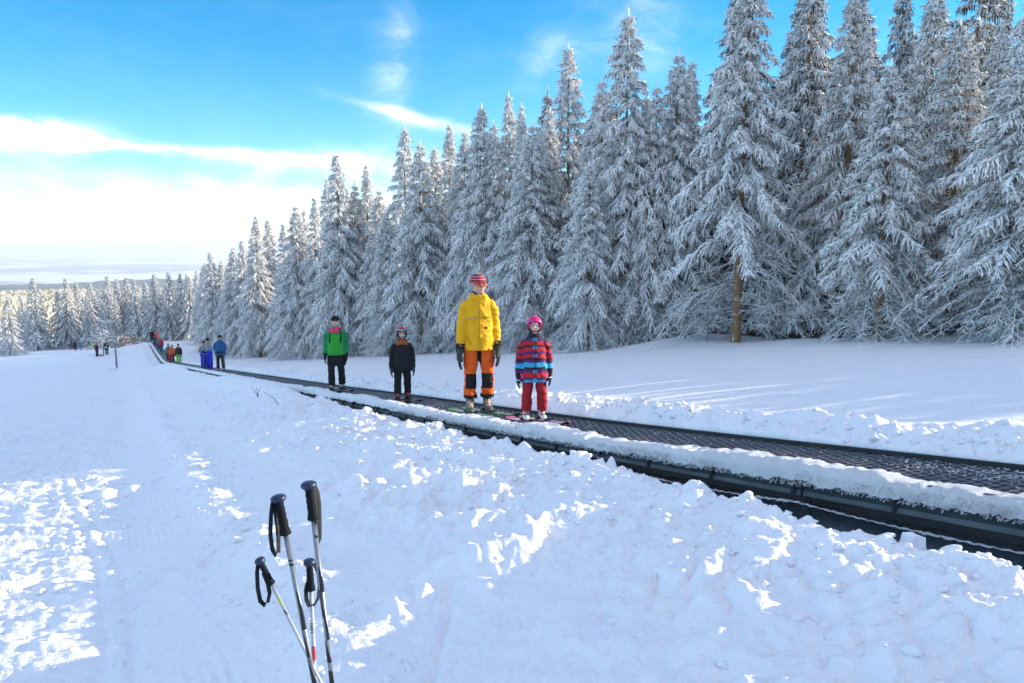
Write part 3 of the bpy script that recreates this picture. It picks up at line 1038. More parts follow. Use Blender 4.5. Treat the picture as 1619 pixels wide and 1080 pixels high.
FAR = [
    (12, 466, 562, 'frosted spruce at the left edge of the photo'),
    (-28, 440, 566, 'wide frosted spruce half cut off by the left edge of the photo'),
    (52, 438, 552, 'lone pointed frosted spruce in front of the golden forest'),
    (102, 437, 549, 'broad frosted spruce above the two small figures at the piste end'),
    (121, 444, 548, 'thin spruce tip between two broader spruces at the foot of the piste'),
    (141, 448, 548, 'frosted spruce above the child in green at the piste end'),
    (168, 434, 547, 'frosted spruce behind the bare frosted sapling'),
    (184, 440, 547, 'frosted spruce straight behind the footbridge start'),
    (199, 438, 546, 'frosted spruce behind the middle of the footbridge'),
    (212, 441, 546, 'darker spruce behind the right half of the footbridge'),
    (228, 446, 545, 'short spruce behind the end of the footbridge'),
    (243, 432, 545, 'frosted spruce above the riders at the far top of the conveyor'),
    (265, 427, 546, 'broad frosted spruce above the riders in orange and red'),
    (283, 432, 546, 'frosted spruce right of the riders in orange and red'),
    (298, 436, 545, 'small frosted spruce between the lime trousers and the sled carriers'),
]
for i, (px, py, by, lab) in enumerate(FAR):
    d = (118 + (i * 37 % 11)) if px < 30 else (146 + (i * 53 % 17))
    if px > 240:
        d = 118 + (i * 31 % 9)
    r = pix_dir(px, py)
    x, y = r[0] * d, float(d)
    H = EYE + r[2] * d - tz(x, y)
    place_spruce(x, y, max(5, H), FAR_PROTO[i % 3], lab, 'frosted spruces at the foot of the piste', wide=1.15)
for i in range(40):
    px = rr_.uniform(125, 330) if i > 3 else rr_.uniform(-120, 120)
    d = rr_.uniform(150, 176)
    r = pix_dir(px, rr_.uniform(450, 474))
    x, y = r[0] * d, d
    place_spruce(x, y, max(5, EYE + r[2] * d - tz(x, y)), FAR_PROTO[i % 3], 'frosted spruce hidden among others beyond the foot of the piste', 'frosted spruces beyond the piste', wide=1.2)

# far woods: sunlight coloured in as pale gold, shade and haze as grey
fr = np.random.default_rng(3)
RNG = fr


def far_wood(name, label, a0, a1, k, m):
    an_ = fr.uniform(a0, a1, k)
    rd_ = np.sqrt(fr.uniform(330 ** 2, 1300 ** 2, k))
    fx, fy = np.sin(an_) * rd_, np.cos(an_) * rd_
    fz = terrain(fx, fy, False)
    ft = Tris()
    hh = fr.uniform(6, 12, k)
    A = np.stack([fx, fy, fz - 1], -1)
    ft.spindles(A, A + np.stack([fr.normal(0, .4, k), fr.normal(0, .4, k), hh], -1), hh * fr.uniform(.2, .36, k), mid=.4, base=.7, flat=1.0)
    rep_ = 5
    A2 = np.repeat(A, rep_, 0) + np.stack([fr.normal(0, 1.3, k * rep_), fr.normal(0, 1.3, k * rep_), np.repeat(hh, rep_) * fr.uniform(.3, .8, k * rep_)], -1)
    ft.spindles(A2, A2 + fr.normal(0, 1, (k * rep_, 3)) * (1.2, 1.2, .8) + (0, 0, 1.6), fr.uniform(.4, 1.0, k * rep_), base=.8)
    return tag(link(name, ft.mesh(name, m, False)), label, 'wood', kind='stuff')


far_wood('sun_tinted_wood', 'far wood with sunlight coloured in as pale gold beyond the piste', -0.80, -0.485, 7000, patch_material('sun_tinted_frosted_wood', (0.36, 0.28, 0.17), (0.82, 0.74, 0.58), 0.03, 0.35, 0.65))
far_wood('grey_wood', 'far frosted wood with shade and haze coloured in as grey beyond the footbridge', -0.485, -0.1, 4000, patch_material('shade_tinted_frosted_wood', (0.10, 0.11, 0.10), (0.5, 0.5, 0.5), 0.05, 0.3, 0.7))

# ------------------------------------------------------------------ the conveyor (moving carpet)
conv = empty('conveyor_lift', (*xy(4.0, 0), float(belt_z(4.0))))
tag(conv, 'long black rubber moving carpet with snow crusted steel side rail climbing the slope', 'conveyor')
inv = Matrix.Translation(conv.location).inverted()


def cpush(o):
    o.parent = conv
    o.matrix_parent_inverse = inv
    return o


def bp(t, s, h):
    x, y = xy(t, s)
    return (x, y, float(belt_z(t)) + h)


# perforated mat: staggered rows of eight-sided holes
PW, PL = 0.0775, 0.075
NC = 11
tt0, tt1 = -1.2, 44.0
rows = int((tt1 - tt0) / PL)
V, Fq = [], []
ri, ci = np.meshgrid(np.arange(rows), np.arange(NC), indexing='ij')
ri, ci = ri.ravel(), ci.ravel()
tc_ = tt0 + (ri + .5) * PL
sc_ = (ci - (NC - 1) / 2) * PW + np.where(ri % 2 == 0, -.25, .25) * PW
K = len(ri)
th = np.arange(8) * math.pi / 4 + math.pi / 8
hr_ = 0.029
hole_s = sc_[:, None] + hr_ * np.cos(th)[None]
hole_t = tc_[:, None] + hr_ * np.sin(th)[None] * .92
sqs = sc_[:, None] + PW / 2 * np.array([1, 1, -1, -1])[None]
sqt = tc_[:, None] + PL / 2 * np.array([-1, 1, 1, -1])[None]
allS = np.concatenate([hole_s, sqs, hole_s], 1)
allT = np.concatenate([hole_t, sqt, hole_t], 1)
hz = np.concatenate([np.zeros((K, 12)), np.full((K, 8), -.016)], 1)
X_, Y_ = xy(allT, allS)
Z_ = belt_z(allT) + hz
VV = np.stack([X_, Y_, Z_], -1).reshape(-1, 3)
# hole verts 0..7 at 22.5,67.5,...; corners 8:(+,-) 9:(+,+) 10:(-,+) 11:(-,-)
T = [(8, 9, 0), (8, 0, 7), (9, 1, 0), (9, 2, 1), (9, 10, 2), (10, 3, 2), (10, 4, 3), (10, 11, 4), (11, 5, 4), (11, 6, 5), (11, 8, 6), (8, 7, 6)]
for j in range(8):
    j2 = (j + 1) % 8
    T += [(j, j2, 12 + j2), (j, 12 + j2, 12 + j)]
T = np.array(T)
FT = (T[None] + (np.arange(K) * 20)[:, None, None]).reshape(-1, 3)
cpush(link('belt_mat', np_mesh('belt_mat', VV, FT, [M['mat']], False)))


def strip(name, t0, t1, dt, prof, m, smooth=False, closed=True):
    """Profile (s, h) swept along the conveyor."""
    tt = np.arange(t0, t1 + 1e-6, dt)
    n = len(prof)
    S = np.array([p[0] for p in prof])[None] + tt[:, None] * 0
    Hh = np.array([p[1] for p in prof])[None] + tt[:, None] * 0
    TT = tt[:, None] + S * 0
    X, Y = xy(TT, S)
    V = np.stack([X, Y, belt_z(TT) + Hh], -1).reshape(-1, 3)
    ix = np.arange(len(tt) * n).reshape(len(tt), n)
    a, b = ix[:-1], ix[1:]
    if closed:
        q = np.stack([a, b, np.roll(b, -1, 1), np.roll(a, -1, 1)], -1).reshape(-1, 4)
    else:
        q = np.stack([a[:, :-1], b[:, :-1], b[:, 1:], a[:, 1:]], -1).reshape(-1, 4)
    return cpush(link(name, np_mesh(name, V, q, [m], smooth)))


strip('belt_underlay', -1.2, 44, .5, [(-.44, -.012), (.44, -.012), (.44, -.03), (-.44, -.03)], M['black'])
strip('belt_mat', 44, 132, .8, [(-.43, .0), (.43, .0), (.43, -.03), (-.43, -.03)], M['mat'])
strip('far_rail', -1.2, 132, .8, [(.45, .03), (.475, .03), (.475, -.3), (.45, -.3)], M['steel_dark'])
strip('skid_rail', -1.2, 132, .8, [(-.47, -.01), (-.44, -.01), (-.44, -.2), (-.47, -.2)], M['steel_dark'])
# side panels, each a module of its own with flanges
for i in range(34):
    t0 = -1.0 + i * 2.3
    t1 = t0 + 2.285
    strip('side_panel', t0, t1, 2.285 / 4, [(-.56, .06), (-.58, .06), (-.60, .05), (-.585, -.05), (-.62, -.085), (-.62, -.115), (-.56, -.115)], M['steel'])
    if i < 9:
        for tq in (t0 + .06, t0 + .85, t0 + 1.62):
            cpush(MB().tube([bp(tq, -.60, .055), bp(tq, -.625, -.02), bp(tq, -.625, -.11)], [.014, .022, .016], 6).build('panel_bracket', M['steel_dark'], smooth=False))
    cpush(MB().tube([bp(t0, -.57, .05), bp(t0, -.57, -.4)], .03, 6).build('support_post', M['steel_dark'], smooth=False))
strip('toe_board', -1.2, 132, .8, [(-.47, .045), (-.64, .045), (-.64, .02), (-.47, .02)], M['steel_dark'])
strip('side_panel', 77.3, 132, .8, [(-.56, .06), (-.60, .05), (-.62, -.115), (-.56, -.115)], M['steel'])
mb = MB()
mb.box(bp(4.62, -.603, -.012), (.22, .012, .035), -BELT_ANG * 0 + math.atan2(U[1], U[0]))
cpush(mb.build('warning_sticker', M['red_sticker'], smooth=False))

# snow crust on the near rail
def crust(name, t0, t1, dt, n, s0, s1, h0, hgt, amp, seed, rag, m):
    tt = np.arange(t0, t1, dt)
    w = np.linspace(0, 1, n)
    # profile: inner lower lip, over the rounded top, down the outer face to a ragged fringe
    ang_ = np.pi * (1 - w)
    S = (s0 + s1) / 2 + (s1 - s0) / 2 * np.sign(np.cos(ang_)) * np.abs(np.cos(ang_)) ** .55 * -1
    Hh = h0 + hgt * np.abs(np.sin(ang_)) ** .6
    S = S[None] + tt[:, None] * 0
    Hh = Hh[None] + tt[:, None] * 0
    TT = tt[:, None] + S * 0
    arc = np.cumsum(np.full(n, 1.0 / n)) * (abs(s1 - s0) + 2 * hgt)
    arc = arc[None] + TT * 0
    nz_ = fbm(TT, arc, .16, 3, seed) * .7 + fbm(TT, arc, .05, 2, seed + 5) * .5
    big = fbm(TT, arc * .3, 1.1, 3, seed + 9)
    Hh = Hh + amp * nz_ + amp * 1.4 * np.clip(big, -.5, 1) * (Hh > h0 + hgt * .3)
    S = S + amp * .8 * fbm(TT, arc, .12, 3, seed + 3)
    fringe = w > .86
    drop = rag * (np.clip(fbm(TT, TT * 0, .09, 2, seed + 7), -.2, 1) + .5 * vnoise(TT / .022, TT * 0, seed + 8))
    Hh = Hh - np.where(fringe[None], drop * ((w - .86) / .14)[None], 0)
    X, Y = xy(TT, S)
    V = np.stack([X, Y, belt_z(TT) + Hh], -1).reshape(-1, 3)
    ix = np.arange(len(tt) * n).reshape(len(tt), n)
    a, b = ix[:-1], ix[1:]
    q = np.stack([a[:, :-1], a[:, 1:], b[:, 1:], b[:, :-1]], -1).reshape(-1, 4)
    o = link(name, np_mesh(name, V, q, [m]))
    return cpush(o)


crust('snow_crust', -1.2, 20, .014, 22, -.43, -.69, -.015,   .10, .032, 70, .06, M['rail_snow'])
crust('snow_crust', 20, 132, .12, 14, -.43, -.69, -.015, .10, .022, 70, .05, M['rail_snow'])
# hoar needles along the fringe
ht = Tris()
RNG = np.random.default_rng(8)
k = 9000
tq = RNG.uniform(-1.1, 12, k)
X_, Y_ = xy(tq, -.675 + RNG.normal(0, .012, k))
A = np.stack([X_, Y_, belt_z(tq) + RNG.uniform(-.035, .045, k)], -1)
dirn = np.stack([-N[0] + RNG.normal(0, .5, k), -N[1] + RNG.normal(0, .5, k), RNG.uniform(-1.4, .2, k)], -1)
ht.spindles(A, A + unit(dirn) * RNG.uniform(.008, .024, (k, 1)), RNG.uniform(.003, .006, k))
o = cpush(link('hoar_frost', ht.mesh('hoar_frost', M['rail_snow'], False)))
o['kind'] = 'stuff'
# frosted ropes slung under the panels
for hh_, ss_, rr0 in ((-.15, -.665, .0085),):
    tt = np.arange(-1.1, 9.5, .025)
    P = []
    for q in tt:
        g = (q + 1.0) % 2.3 / 2.3
        x, y = xy(q, ss_)
        P.append((x, y, float(belt_z(q)) + hh_ - .035 * (4 * g * (1 - g)) + .004 * math.sin(q * 90)))
    rope = Tris()
    rope.tube(np.array(P), rr0 * RNG.uniform(.35, 1.0, len(P)) * (1 + 1.1 * np.clip(fbm(tt, tt * 0, .35, 3, 88), -.5, 1)), 5)
    cpush(link('frosted_cable', rope.mesh('frosted_cable', M['rail_snow'])))

# loose snow carried on the mat
RNG = np.random.default_rng(44)
dust = Tris()
k = 900
tq = np.concatenate([RNG.normal(2.6, .55, 520), RNG.uniform(1, 16, 380)])
sq = np.concatenate([RNG.normal(.22, .12, 520), RNG.uniform(-.40, .41, 380)])
sq = np.clip(sq, -.41, .41)
X_, Y_ = xy(tq, sq)
A = np.stack([X_, Y_, belt_z(tq) + .004], -1)
dust.spindles(A, A + unit(RNG.normal(0, 1, (k, 3)) * (1, 1, .15)) * RNG.uniform(.006, .03, (k, 1)), RNG.uniform(.003, .010, k), flat=.5)
cpush(link('loose_snow', dust.mesh('loose_snow', M['rail_snow'], False)))['kind'] = 'stuff'
# ------------------------------------------------------------------ thrown-up clods of snow
def ico():
    p = (1 + 5 ** .5) / 2
    v = np.array([(-1, p, 0), (1, p, 0), (-1, -p, 0), (1, -p, 0), (0, -1, p), (0, 1, p), (0, -1, -p), (0, 1, -p), (p, 0, -1), (p, 0, 1), (-p, 0, -1), (-p, 0, 1)], float)
    f = [(0, 11, 5), (0, 5, 1), (0, 1, 7), (0, 7, 10), (0, 10, 11), (1, 5, 9), (5, 11, 4), (11, 10, 2), (10, 7, 6), (7, 1, 8), (3, 9, 4), (3, 4, 2), (3, 2, 6), (3, 6, 8), (3, 8, 9), (4, 9, 5), (2, 4, 11), (6, 2, 10), (8, 6, 7), (9, 8, 1)]
    v /= np.linalg.norm(v[0])
    mid, V, F2 = {}, [tuple(q) for q in v], []
    def m(a, b):
        k_ = (min(a, b), max(a, b))
        if k_ not in mid:
            q = np.array(V[a]) + np.array(V[b])
            V.append(tuple(q / np.linalg.norm(q)))
            mid[k_] = len(V) - 1
        return mid[k_]
    for a, b, c in f:
        x, y, z = m(a, b), m(b, c), m(c, a)
        F2 += [(a, x, z), (b, y, x), (c, z, y), (x, y, z)]
    return np.array(V), np.array(F2), v, np.array(f)


IV, IF, IV0, IF0 = ico()


def clods(name, T_, S_, size, label, sub=True, hi=0.25, seed=1):
    rg = np.random.default_rng(seed)
    k = len(T_)
    x, y = xy(T_, S_)
    z = terrain(x, y)
    v0, f0 = (IV, IF) if sub else (IV0, IF0)
    n = len(v0)
    jit = 1 + rg.normal(0, .15 if sub else .2, (k, n, 1))
    scale = np.stack([rg.uniform(.75, 1.35, k), rg.uniform(.75, 1.35, k), rg.uniform(.5, .95, k)], -1) * size[:, None]
    V = v0[None] * jit * scale[:, None]
    a = rg.uniform(0, 6.28, k)
    c, s = np.cos(a)[:, None], np.sin(a)[:, None]
    V = np.stack([V[..., 0] * c - V[..., 1] * s, V[..., 0] * s + V[..., 1] * c, V[..., 2]], -1)
    V = V + np.stack([x, y, z + size * hi], -1)[:, None]
    F = (f0[None] + (np.arange(k) * n)[:, None, None]).reshape(-1, 3)
    o = link(name, np_mesh(name, V.reshape(-1, 3), F, [M['snow_clod']], True))
    return tag(o, label, 'snow', kind='stuff')


cg = np.random.default_rng(21)
k = 2600
tq = 1.0 + 17 * cg.uniform(0, 1, k) ** 1.5
sq = -1.05 - np.abs(cg.normal(0, .55, k))
clods('snow_clods', tq, sq, .006 + .024 * cg.uniform(0, 1, k) ** 3.0, 'loose clods of snow scattered over the bank before the conveyor', True, .0, 1)
k = 1300
tq = -1 + 36 * cg.uniform(0, 1, k) ** 1.2
sq = .82 + cg.normal(0, .13, k)
clods('snow_clods', tq, sq, .010 + .032 * cg.uniform(0, 1, k) ** 2.2, 'lumpy bank of snow clods thrown up along the far side of the conveyor', True, .05, 2)
k = 5200
tq = -2.5 + 22 * cg.uniform(0, 1, k) ** 1.3
sq = cg.uniform(-9.5, -4.4, k)
clods('snow_clods', tq, sq, .006 + .026 * cg.uniform(0, 1, k) ** 3, 'crumbs of snow strewn over the skied up piste at left', False, .05, 3)
k = 900
tq = cg.uniform(-1, 14, k)
sq = -3.6 + cg.normal(0, .22, k)
clods('snow_clods', tq, sq, .007 + .03 * cg.uniform(0, 1, k) ** 3, 'clods along the ridge at the edge of the groomed piste', True, .0, 4)


def lump(name, px, py, d, size, label, seed):
    rg = np.random.default_rng(seed)
    V = IV * (1 + rg.normal(0, .13, (len(IV), 1))) * np.array(size)
    o = link(name, np_mesh(name, V, IF, [M['snow_clod']], False))
    p = at(px, py, d)
    o.location = p
    return tag(o, label, 'snow chunk')


lump('snow_chunk', 1441, 862, 3.7, (.065, .05, .06), 'angular chunk of snow standing on the bank edge by the dark gap', 5)

# ------------------------------------------------------------------ people
CLOTH = {}


def cloth(name, col, rough=0.8, var=0.12, bump=0.35, bscale=22):
    if name not in CLOTH:
        CLOTH[name] = mat(name, col, rough, var=var, vscale=10, bump=bump, bscale=bscale, spec=0.3)
    return CLOTH[name]


SKIN = mat('skin', (0.62, 0.36, 0.26), 0.55, var=0.1, vscale=20)
SKINC = mat('fair_skin', (0.72, 0.45, 0.36), 0.55, var=0.08, vscale=20)
BLACKC = cloth('black_fabric', (0.012, 0.012, 0.014))
DARKG = cloth('dark_grey_fabric', (0.045, 0.05, 0.045))
EYEM = mat('eye', (0.02, 0.018, 0.016), 0.2)
LIP = mat('lips', (0.45, 0.16, 0.14), 0.5)
PLAST = mat('black_plastic', (0.012, 0.012, 0.013), 0.35)


def lerp(a, b, k):
    return tuple(np.array(a, float) * (1 - k) + np.array(b, float) * k)


def limb_mid(a, b, la, lb, out):
    """Elbow or knee between a and b for the given lengths, bulging towards out."""
    a, b, out = np.array(a, float), np.array(b, float), np.array(out, float)
    d = np.linalg.norm(b - a)
    x = (la * la - lb * lb + d * d) / (2 * d + 1e-9)
    h = math.sqrt(max(0.0, la * la - x * x))
    ax = (b - a) / (d + 1e-9)
    o = out - ax * out.dot(ax)
    o /= np.linalg.norm(o) + 1e-9
    return a + ax * x + o * h


def make_glove(size, name, mats, colour, mirror):
    """Gloved hand hanging down: palm, four unequal curled fingers and a thumb. Wrist at the origin, fingers towards -Z, palm towards +X * mirror."""
    k = size
    m = MB()
    m.tube([(0, 0, .075 * k), (0, 0, .02 * k), (0, 0, -.01 * k)], [(.050 * k, .044 * k), (.046 * k, .040 * k), (.040 * k, .036 * k)], 10)
    m.tube([(0, 0, .0), (0, 0, -.04 * k), (0, 0, -.095 * k)], [(.030 * k, .040 * k), (.030 * k, .048 * k), (.024 * k, .046 * k)], 10, up=(0, 1, 0))
    for i, (y, L) in enumerate(((-.034, .072), (-.012, .082), (.011, .077), (.033, .060))):
        r = .0135 * k * (1 if i < 3 else .9)
        P = [(0, y * k * .9, -.075 * k), (.003 * k * mirror, y * k, -.105 * k), (.012 * k * mirror, y * k * 1.03, (-.105 - L * .5) * k), (.030 * k * mirror, y * k * 1.03, (-.105 - L * .92) * k)]
        m.tube(P, [r * 1.1, r * 1.08, r, r * .8], 8)
    m.tube([(.004 * k * mirror, -.028 * k, -.03 * k), (.018 * k * mirror, -.055 * k, -.065 * k), (.028 * k * mirror, -.060 * k, -.105 * k)], [.018 * k, .016 * k, .012 * k], 8)
    return m


def px_seed(t):
    return sum(ord(c) * (i + 1) for i, c in enumerate(t)) % 1000


def person(label, x, y, z, rz, H, spec, group=None, near=True):
    """A standing rider. Front is -Y. spec: colours and pose; lengths below are fractions of the height H."""
    g = spec.get
    prnd = random.Random(len(label) * 7 + int(px_seed(label)))
    vx = (0.0085 if near else 0.02) * H / 1.5
    child = g('child', False)
    hd = H * (0.155 if child else 0.142)               # head height
    sh_z, hip_z, neck_z = H * (.765 if child else .795), H * .50, H - hd
    sw = H * (.118 if child else .108) * g('broad', 1.0)    # half shoulder width
    lx = H * g('stance', .062)
    fy = g('stride', 0.0) * H
    ank = .085 * H
    lean = g('lean', 0.0)
    skin = SKINC if child or g('fair') else SKIN
    headc = (0, lean - .012 * H, H - hd * .52)
    turn = g('turn', 0.0)
    sho = {s: (s * sw, lean, sh_z) for s in (-1, 1)}
    hand = {}
    for s in (-1, 1):
        hand[s] = np.array(g('hand_l' if s > 0 else 'hand_r', (s * (sw + .032 * H), -.02 * H + lean, hip_z - (.055 if child else .035) * H)), float)
        if not g('hand_l'):
            hand[s] = hand[s] + np.array([prnd.uniform(-.006, .012) * s, prnd.uniform(-.035, .02), prnd.uniform(-.012, .012)]) * H
    arm_l = {s: (.34 * H if g('hand_l') else min(.34 * H, math.dist(sho[s], hand[s]) * 1.03)) for s in (-1, 1)}
    elb = {s: limb_mid(sho[s], hand[s], .51 * arm_l[s], .49 * arm_l[s], g('elbow', (s * .22, 1, -.1)) if not callable(g('elbow')) else g('elbow')(s)) for s in (-1, 1)}
    hipj = {s: (s * .052 * H, .0, hip_z) for s in (-1, 1)}
    foot = {s: (s * lx, s * fy, ank) for s in (-1, 1)}
    leg_l = {s: math.dist(hipj[s], foot[s]) * g('flex', 1.012) for s in (-1, 1)}
    knee = {s: limb_mid(hipj[s], foot[s], .52 * leg_l[s], .48 * leg_l[s], (s * .15, -1, 0)) for s in (-1, 1)}
    # ---- body: one continuous skin surface
    b = MB()
    b.rings([(0, 0, hip_z - .03 * H, .07 * H, .055 * H), (0, 0, hip_z + .06 * H, .082 * H, .058 * H), (0, lean * .5, H * .64, .075 * H, .055 * H), (0, lean, sh_z - .03 * H, .098 * H, .06 * H),
             (0, lean, sh_z + .01 * H, .07 * H, .045 * H), (0, lean, neck_z + .01 * H, .032 * H, .034 * H)], 14)
    b.tube([(0, lean, sh_z), (0, lean - .005 * H, neck_z + .03 * H)], [.036 * H, .033 * H], 10)
    for s in (-1, 1):
        b.tube([lerp(sho[s], (0, lean, sh_z), .25), elb[s], hand[s]], [.028 * H, .023 * H, .016 * H], 8)
        b.tube([hipj[s], knee[s], foot[s]], [.05 * H, .034 * H, .024 * H], 8)
        b.tube([(foot[s][0], foot[s][1] + .01 * H, ank), (foot[s][0], foot[s][1] - .03 * H, .05 * H), (foot[s][0], foot[s][1] - .075 * H, .04 * H)], [.024 * H, .022 * H, .014 * H], 8)
    # head: skull, face, jaw, nose, ears
    ct, st = math.cos(turn), math.sin(turn)

    def hp(px_, py_, pz_):
        q = (px_ * ct - py_ * st, px_ * st + py_ * ct)
        return (headc[0] + q[0], headc[1] + q[1], headc[2] + pz_)
    hw, hdp = hd * .36, hd * .43
    b.ball(hp(0, .02 * hd, .10 * hd), (hw, hdp * .95, hd * .40), 14, 10)
    b.ball(hp(0, -.07 * hd, -.16 * hd), (hw * .84, hdp * .74, hd * .33), 14, 10)
    b.ball(hp(0, -.22 * hd, -.36 * hd), (hw * .42, hdp * .32, hd * .11), 10, 8)
    if near:
        b.tube([hp(0, -.40 * hd, .05 * hd), hp(0, -.50 * hd, -.09 * hd), hp(0, -.43 * hd, -.12 * hd)], [.035 * hd, .055 * hd, .03 * hd], 8)
        for s in (-1, 1):
            b.ball(hp(s * hw * 1.0, .05 * hd, -.02 * hd), (.04 * hd, .07 * hd, .11 * hd), 8, 6)
            b.ball(hp(s * .19 * hd, -.30 * hd, -.12 * hd), (.10 * hd, .09 * hd, .08 * hd), 8, 6)
    body = b.fuse('person', skin, None, vx * .9, 2)
    body.location = (x, y, z)
    body.rotation_euler = (0, 0, rz)
    tag(body, label, 'person', group)
    if near:
        for s in (-1, 1):
            MB().ball(hp(s * .155 * hd, -.375 * hd, .03 * hd), (.05 * hd, .035 * hd, .026 * hd), 8, 6).build('eye', EYEM, body)
            MB().tube([hp(s * .08 * hd, -.41 * hd, .10 * hd), hp(s * .16 * hd, -.405 * hd, .115 * hd), hp(s * .24 * hd, -.35 * hd, .095 * hd)], .016 * hd, 6).build('eyebrow', g('browm', WOODHAIR), body)
        MB().tube([hp(-.10 * hd, -.375 * hd, -.235 * hd), hp(0, -.425 * hd, -.228 * hd), hp(.10 * hd, -.375 * hd, -.235 * hd)], [.012 * hd, .026 * hd, .012 * hd], 8).build('mouth', LIP, body)
    # ---- trousers
    t = MB()
    fat = g('leg_fat', 1.0)
    t.rings([(0, .0, hip_z - .05 * H, .085 * H * fat, .066 * H), (0, 0, hip_z + .01 * H, .095 * H * fat, .072 * H), (0, 0, hip_z + .09 * H, .088 * H, .066 * H)], 16)
    cuff = g('cuff', .07) * H
    for s in (-1, 1):
        kn, ft_ = np.array(knee[s]), np.array(foot[s])
        low_ = ft_ + (kn - ft_) * ((cuff - ank) / (kn[2] - ank)) if cuff > ank else ft_ - np.array([0, 0, ank - cuff])
        t.tube([np.array(hipj[s]) + (0, 0, .02 * H), lerp(hipj[s], kn, .5), kn, lerp(kn, low_, .5), lerp(kn, low_, .85), low_],
               [.062 * H * fat, .056 * H * fat, .046 * H * fat, .046 * H * fat, .047 * H * fat, .049 * H * fat], 12)
    trousers = t.fuse('trousers', g('trouser_mats'), body, vx, 2, g('trouser_colour'), wrinkle=.010 * H)
    # ---- jacket
    j = MB()
    hem = g('hem', .455) * H
    jf = g('bulk', 1.0)
    j.rings([(0, 0, hem, .126 * H * jf * g('flare', 1.0), .094 * H * jf), (0, 0, hem + .03 * H, .128 * H * jf * g('flare', 1.0), .096 * H * jf), (0, lean * .4, H * .60, .112 * H * jf, .086 * H * jf), (0, lean * .8, H * .70, .112 * H * jf, .078 * H * jf),
             (0, lean, sh_z - .02 * H, sw * 1.0, .068 * H), (0, lean, sh_z + .022 * H, sw * .82, .056 * H), (0, lean, sh_z + .047 * H, .068 * H, .050 * H), (0, lean - .004, neck_z + g('collar', .012) * H, .046 * H, .046 * H)], 18)
    for s in (-1, 1):
        w_ = hand[s] + (np.array(elb[s]) - hand[s]) * .14
        j.tube([(sho[s][0] * .5, lean, sh_z - .012 * H), (sho[s][0] * .86, lean, sh_z - .018 * H), lerp(sho[s], elb[s], .28), lerp(sho[s], elb[s], .62), elb[s], lerp(elb[s], w_, .5), w_],
               [.038 * H, .041 * H, .041 * H * jf, .039 * H * jf, .038 * H * jf, .036 * H * jf, .034 * H * jf], 12)
    jacket = j.fuse('jacket', g('jacket_mats'), body, vx, 2, (lambda c: g('jacket_colour')(c, H)) if g('jacket_colour') else None, wrinkle=.010 * H)
    # ---- gloves, each with its fingers
    gs = H * (1.02 if child else .98) / 1.75 * g('glove_scale', 1.15)
    for s in (-1, 1):
        m = make_glove(gs, 'glove', None, None, -s)
        o = m.fuse('glove', g('glove_mats', [BLACKC]), body, .0065 if near else .015, 1, g('glove_colour'))
        ax = Vector(hand[s] - np.array(elb[s])).normalized()
        if g('glove_dir'):
            ax = Vector(g('glove_dir')(s)).normalized()
        q = Vector((0, 0, -1)).rotation_difference(ax)
        o.rotation_mode = 'QUATERNION'
        o.rotation_quaternion = q
        o.location = Vector(hand[s]) + ax * .01
    # ---- boots
    bs = H / 1.75 * g('boot', 1.0)
    for s in (-1, 1):
        fx_, fy_ = foot[s][0], foot[s][1]
        m = MB()
        toe = math.radians(4) * s
        def fp(a_, b_, c_):
            return (fx_ + a_ * math.cos(toe) - b_ * math.sin(toe), fy_ + a_ * math.sin(toe) + b_ * math.cos(toe), c_)
        m.tube([fp(0, .085 * bs, .045), fp(0, .02 * bs, .05), fp(0, -.08 * bs, .047), fp(0, -.16 * bs, .036), fp(0, -.205 * bs, .028)],
               [(.038 * bs, .042 * bs), (.050 * bs, .048 * bs), (.053 * bs, .045 * bs), (.050 * bs, .032 * bs), (.028 * bs, .018 * bs)], 12, up=(0, 0, 1))
        m.tube([fp(0, .03 * bs, .05), fp(0, .02 * bs, .15 * bs), fp(0, .0, .235 * bs), fp(0, -.012 * bs, .27 * bs)], [(.052 * bs, .060 * bs), (.055 * bs, .062 * bs), (.058 * bs, .064 * bs), (.056 * bs, .060 * bs)], 12, up=(0, 1, 0))
        bo = m.fuse('boot', g('boot_mats', [BLACKC]), body, .010 if near else .02, 1)
        if near and g('buckles'):
            for hz_, yy in ((.06, -.118), (.095, -.085), (.15 * bs, -.062), (.20 * bs, -.072)):
                MB().box(fp(0, yy * bs, hz_ + .012), (.085 * bs, .018, .014), toe).build('buckle', g('buckles'), bo, bevel=.003)
    # ---- head gear
    kind = g('hat')
    if kind == 'beanie':
        m = MB()
        m.ball(hp(0, .03 * hd, .17 * hd), (hw * 1.13, hdp * 1.06, hd * .43), 20, 26, keep=lambda c: c[2] > -.05 + .25 * (-c[1] * ct) * 0)
        hat = m.build('hat', g('hat_mats'), body, solid=.008)
        me = hat.data
        if len(g('hat_mats')) > 1:
            me.polygons.foreach_set('material_index', [int((p.center.z - headc[2]) / (hd * .045) + 20) % len(g('hat_mats')) for p in me.polygons])
        MB().tube([hp(hw * 1.10 * math.cos(a_), .03 * hd + hdp * 1.04 * math.sin(a_), .165 * hd) for a_ in np.linspace(0, 2 * math.pi, 25)], hd * .045, 8, cap=False).build('hat_brim', g('hat_mats')[0], hat)
    elif kind == 'helmet':
        m = MB()
        def keep(c):
            yy = c[1]
            return not (yy < -.25 and c[2] < .30 and abs(c[0]) < .80) and c[2] > -.62
        m.ball(hp(0, .03 * hd, .06 * hd), (hw * 1.36, hdp * 1.22, hd * .60), 28, 18, keep=keep)
        hat = m.build('helmet', g('hat_mats'), body, solid=.018)
        if g('hat_colour'):
            hat.data.polygons.foreach_set('material_index', [g('hat_colour')(p.center - Vector(headc), hd) for p in hat.data.polygons])
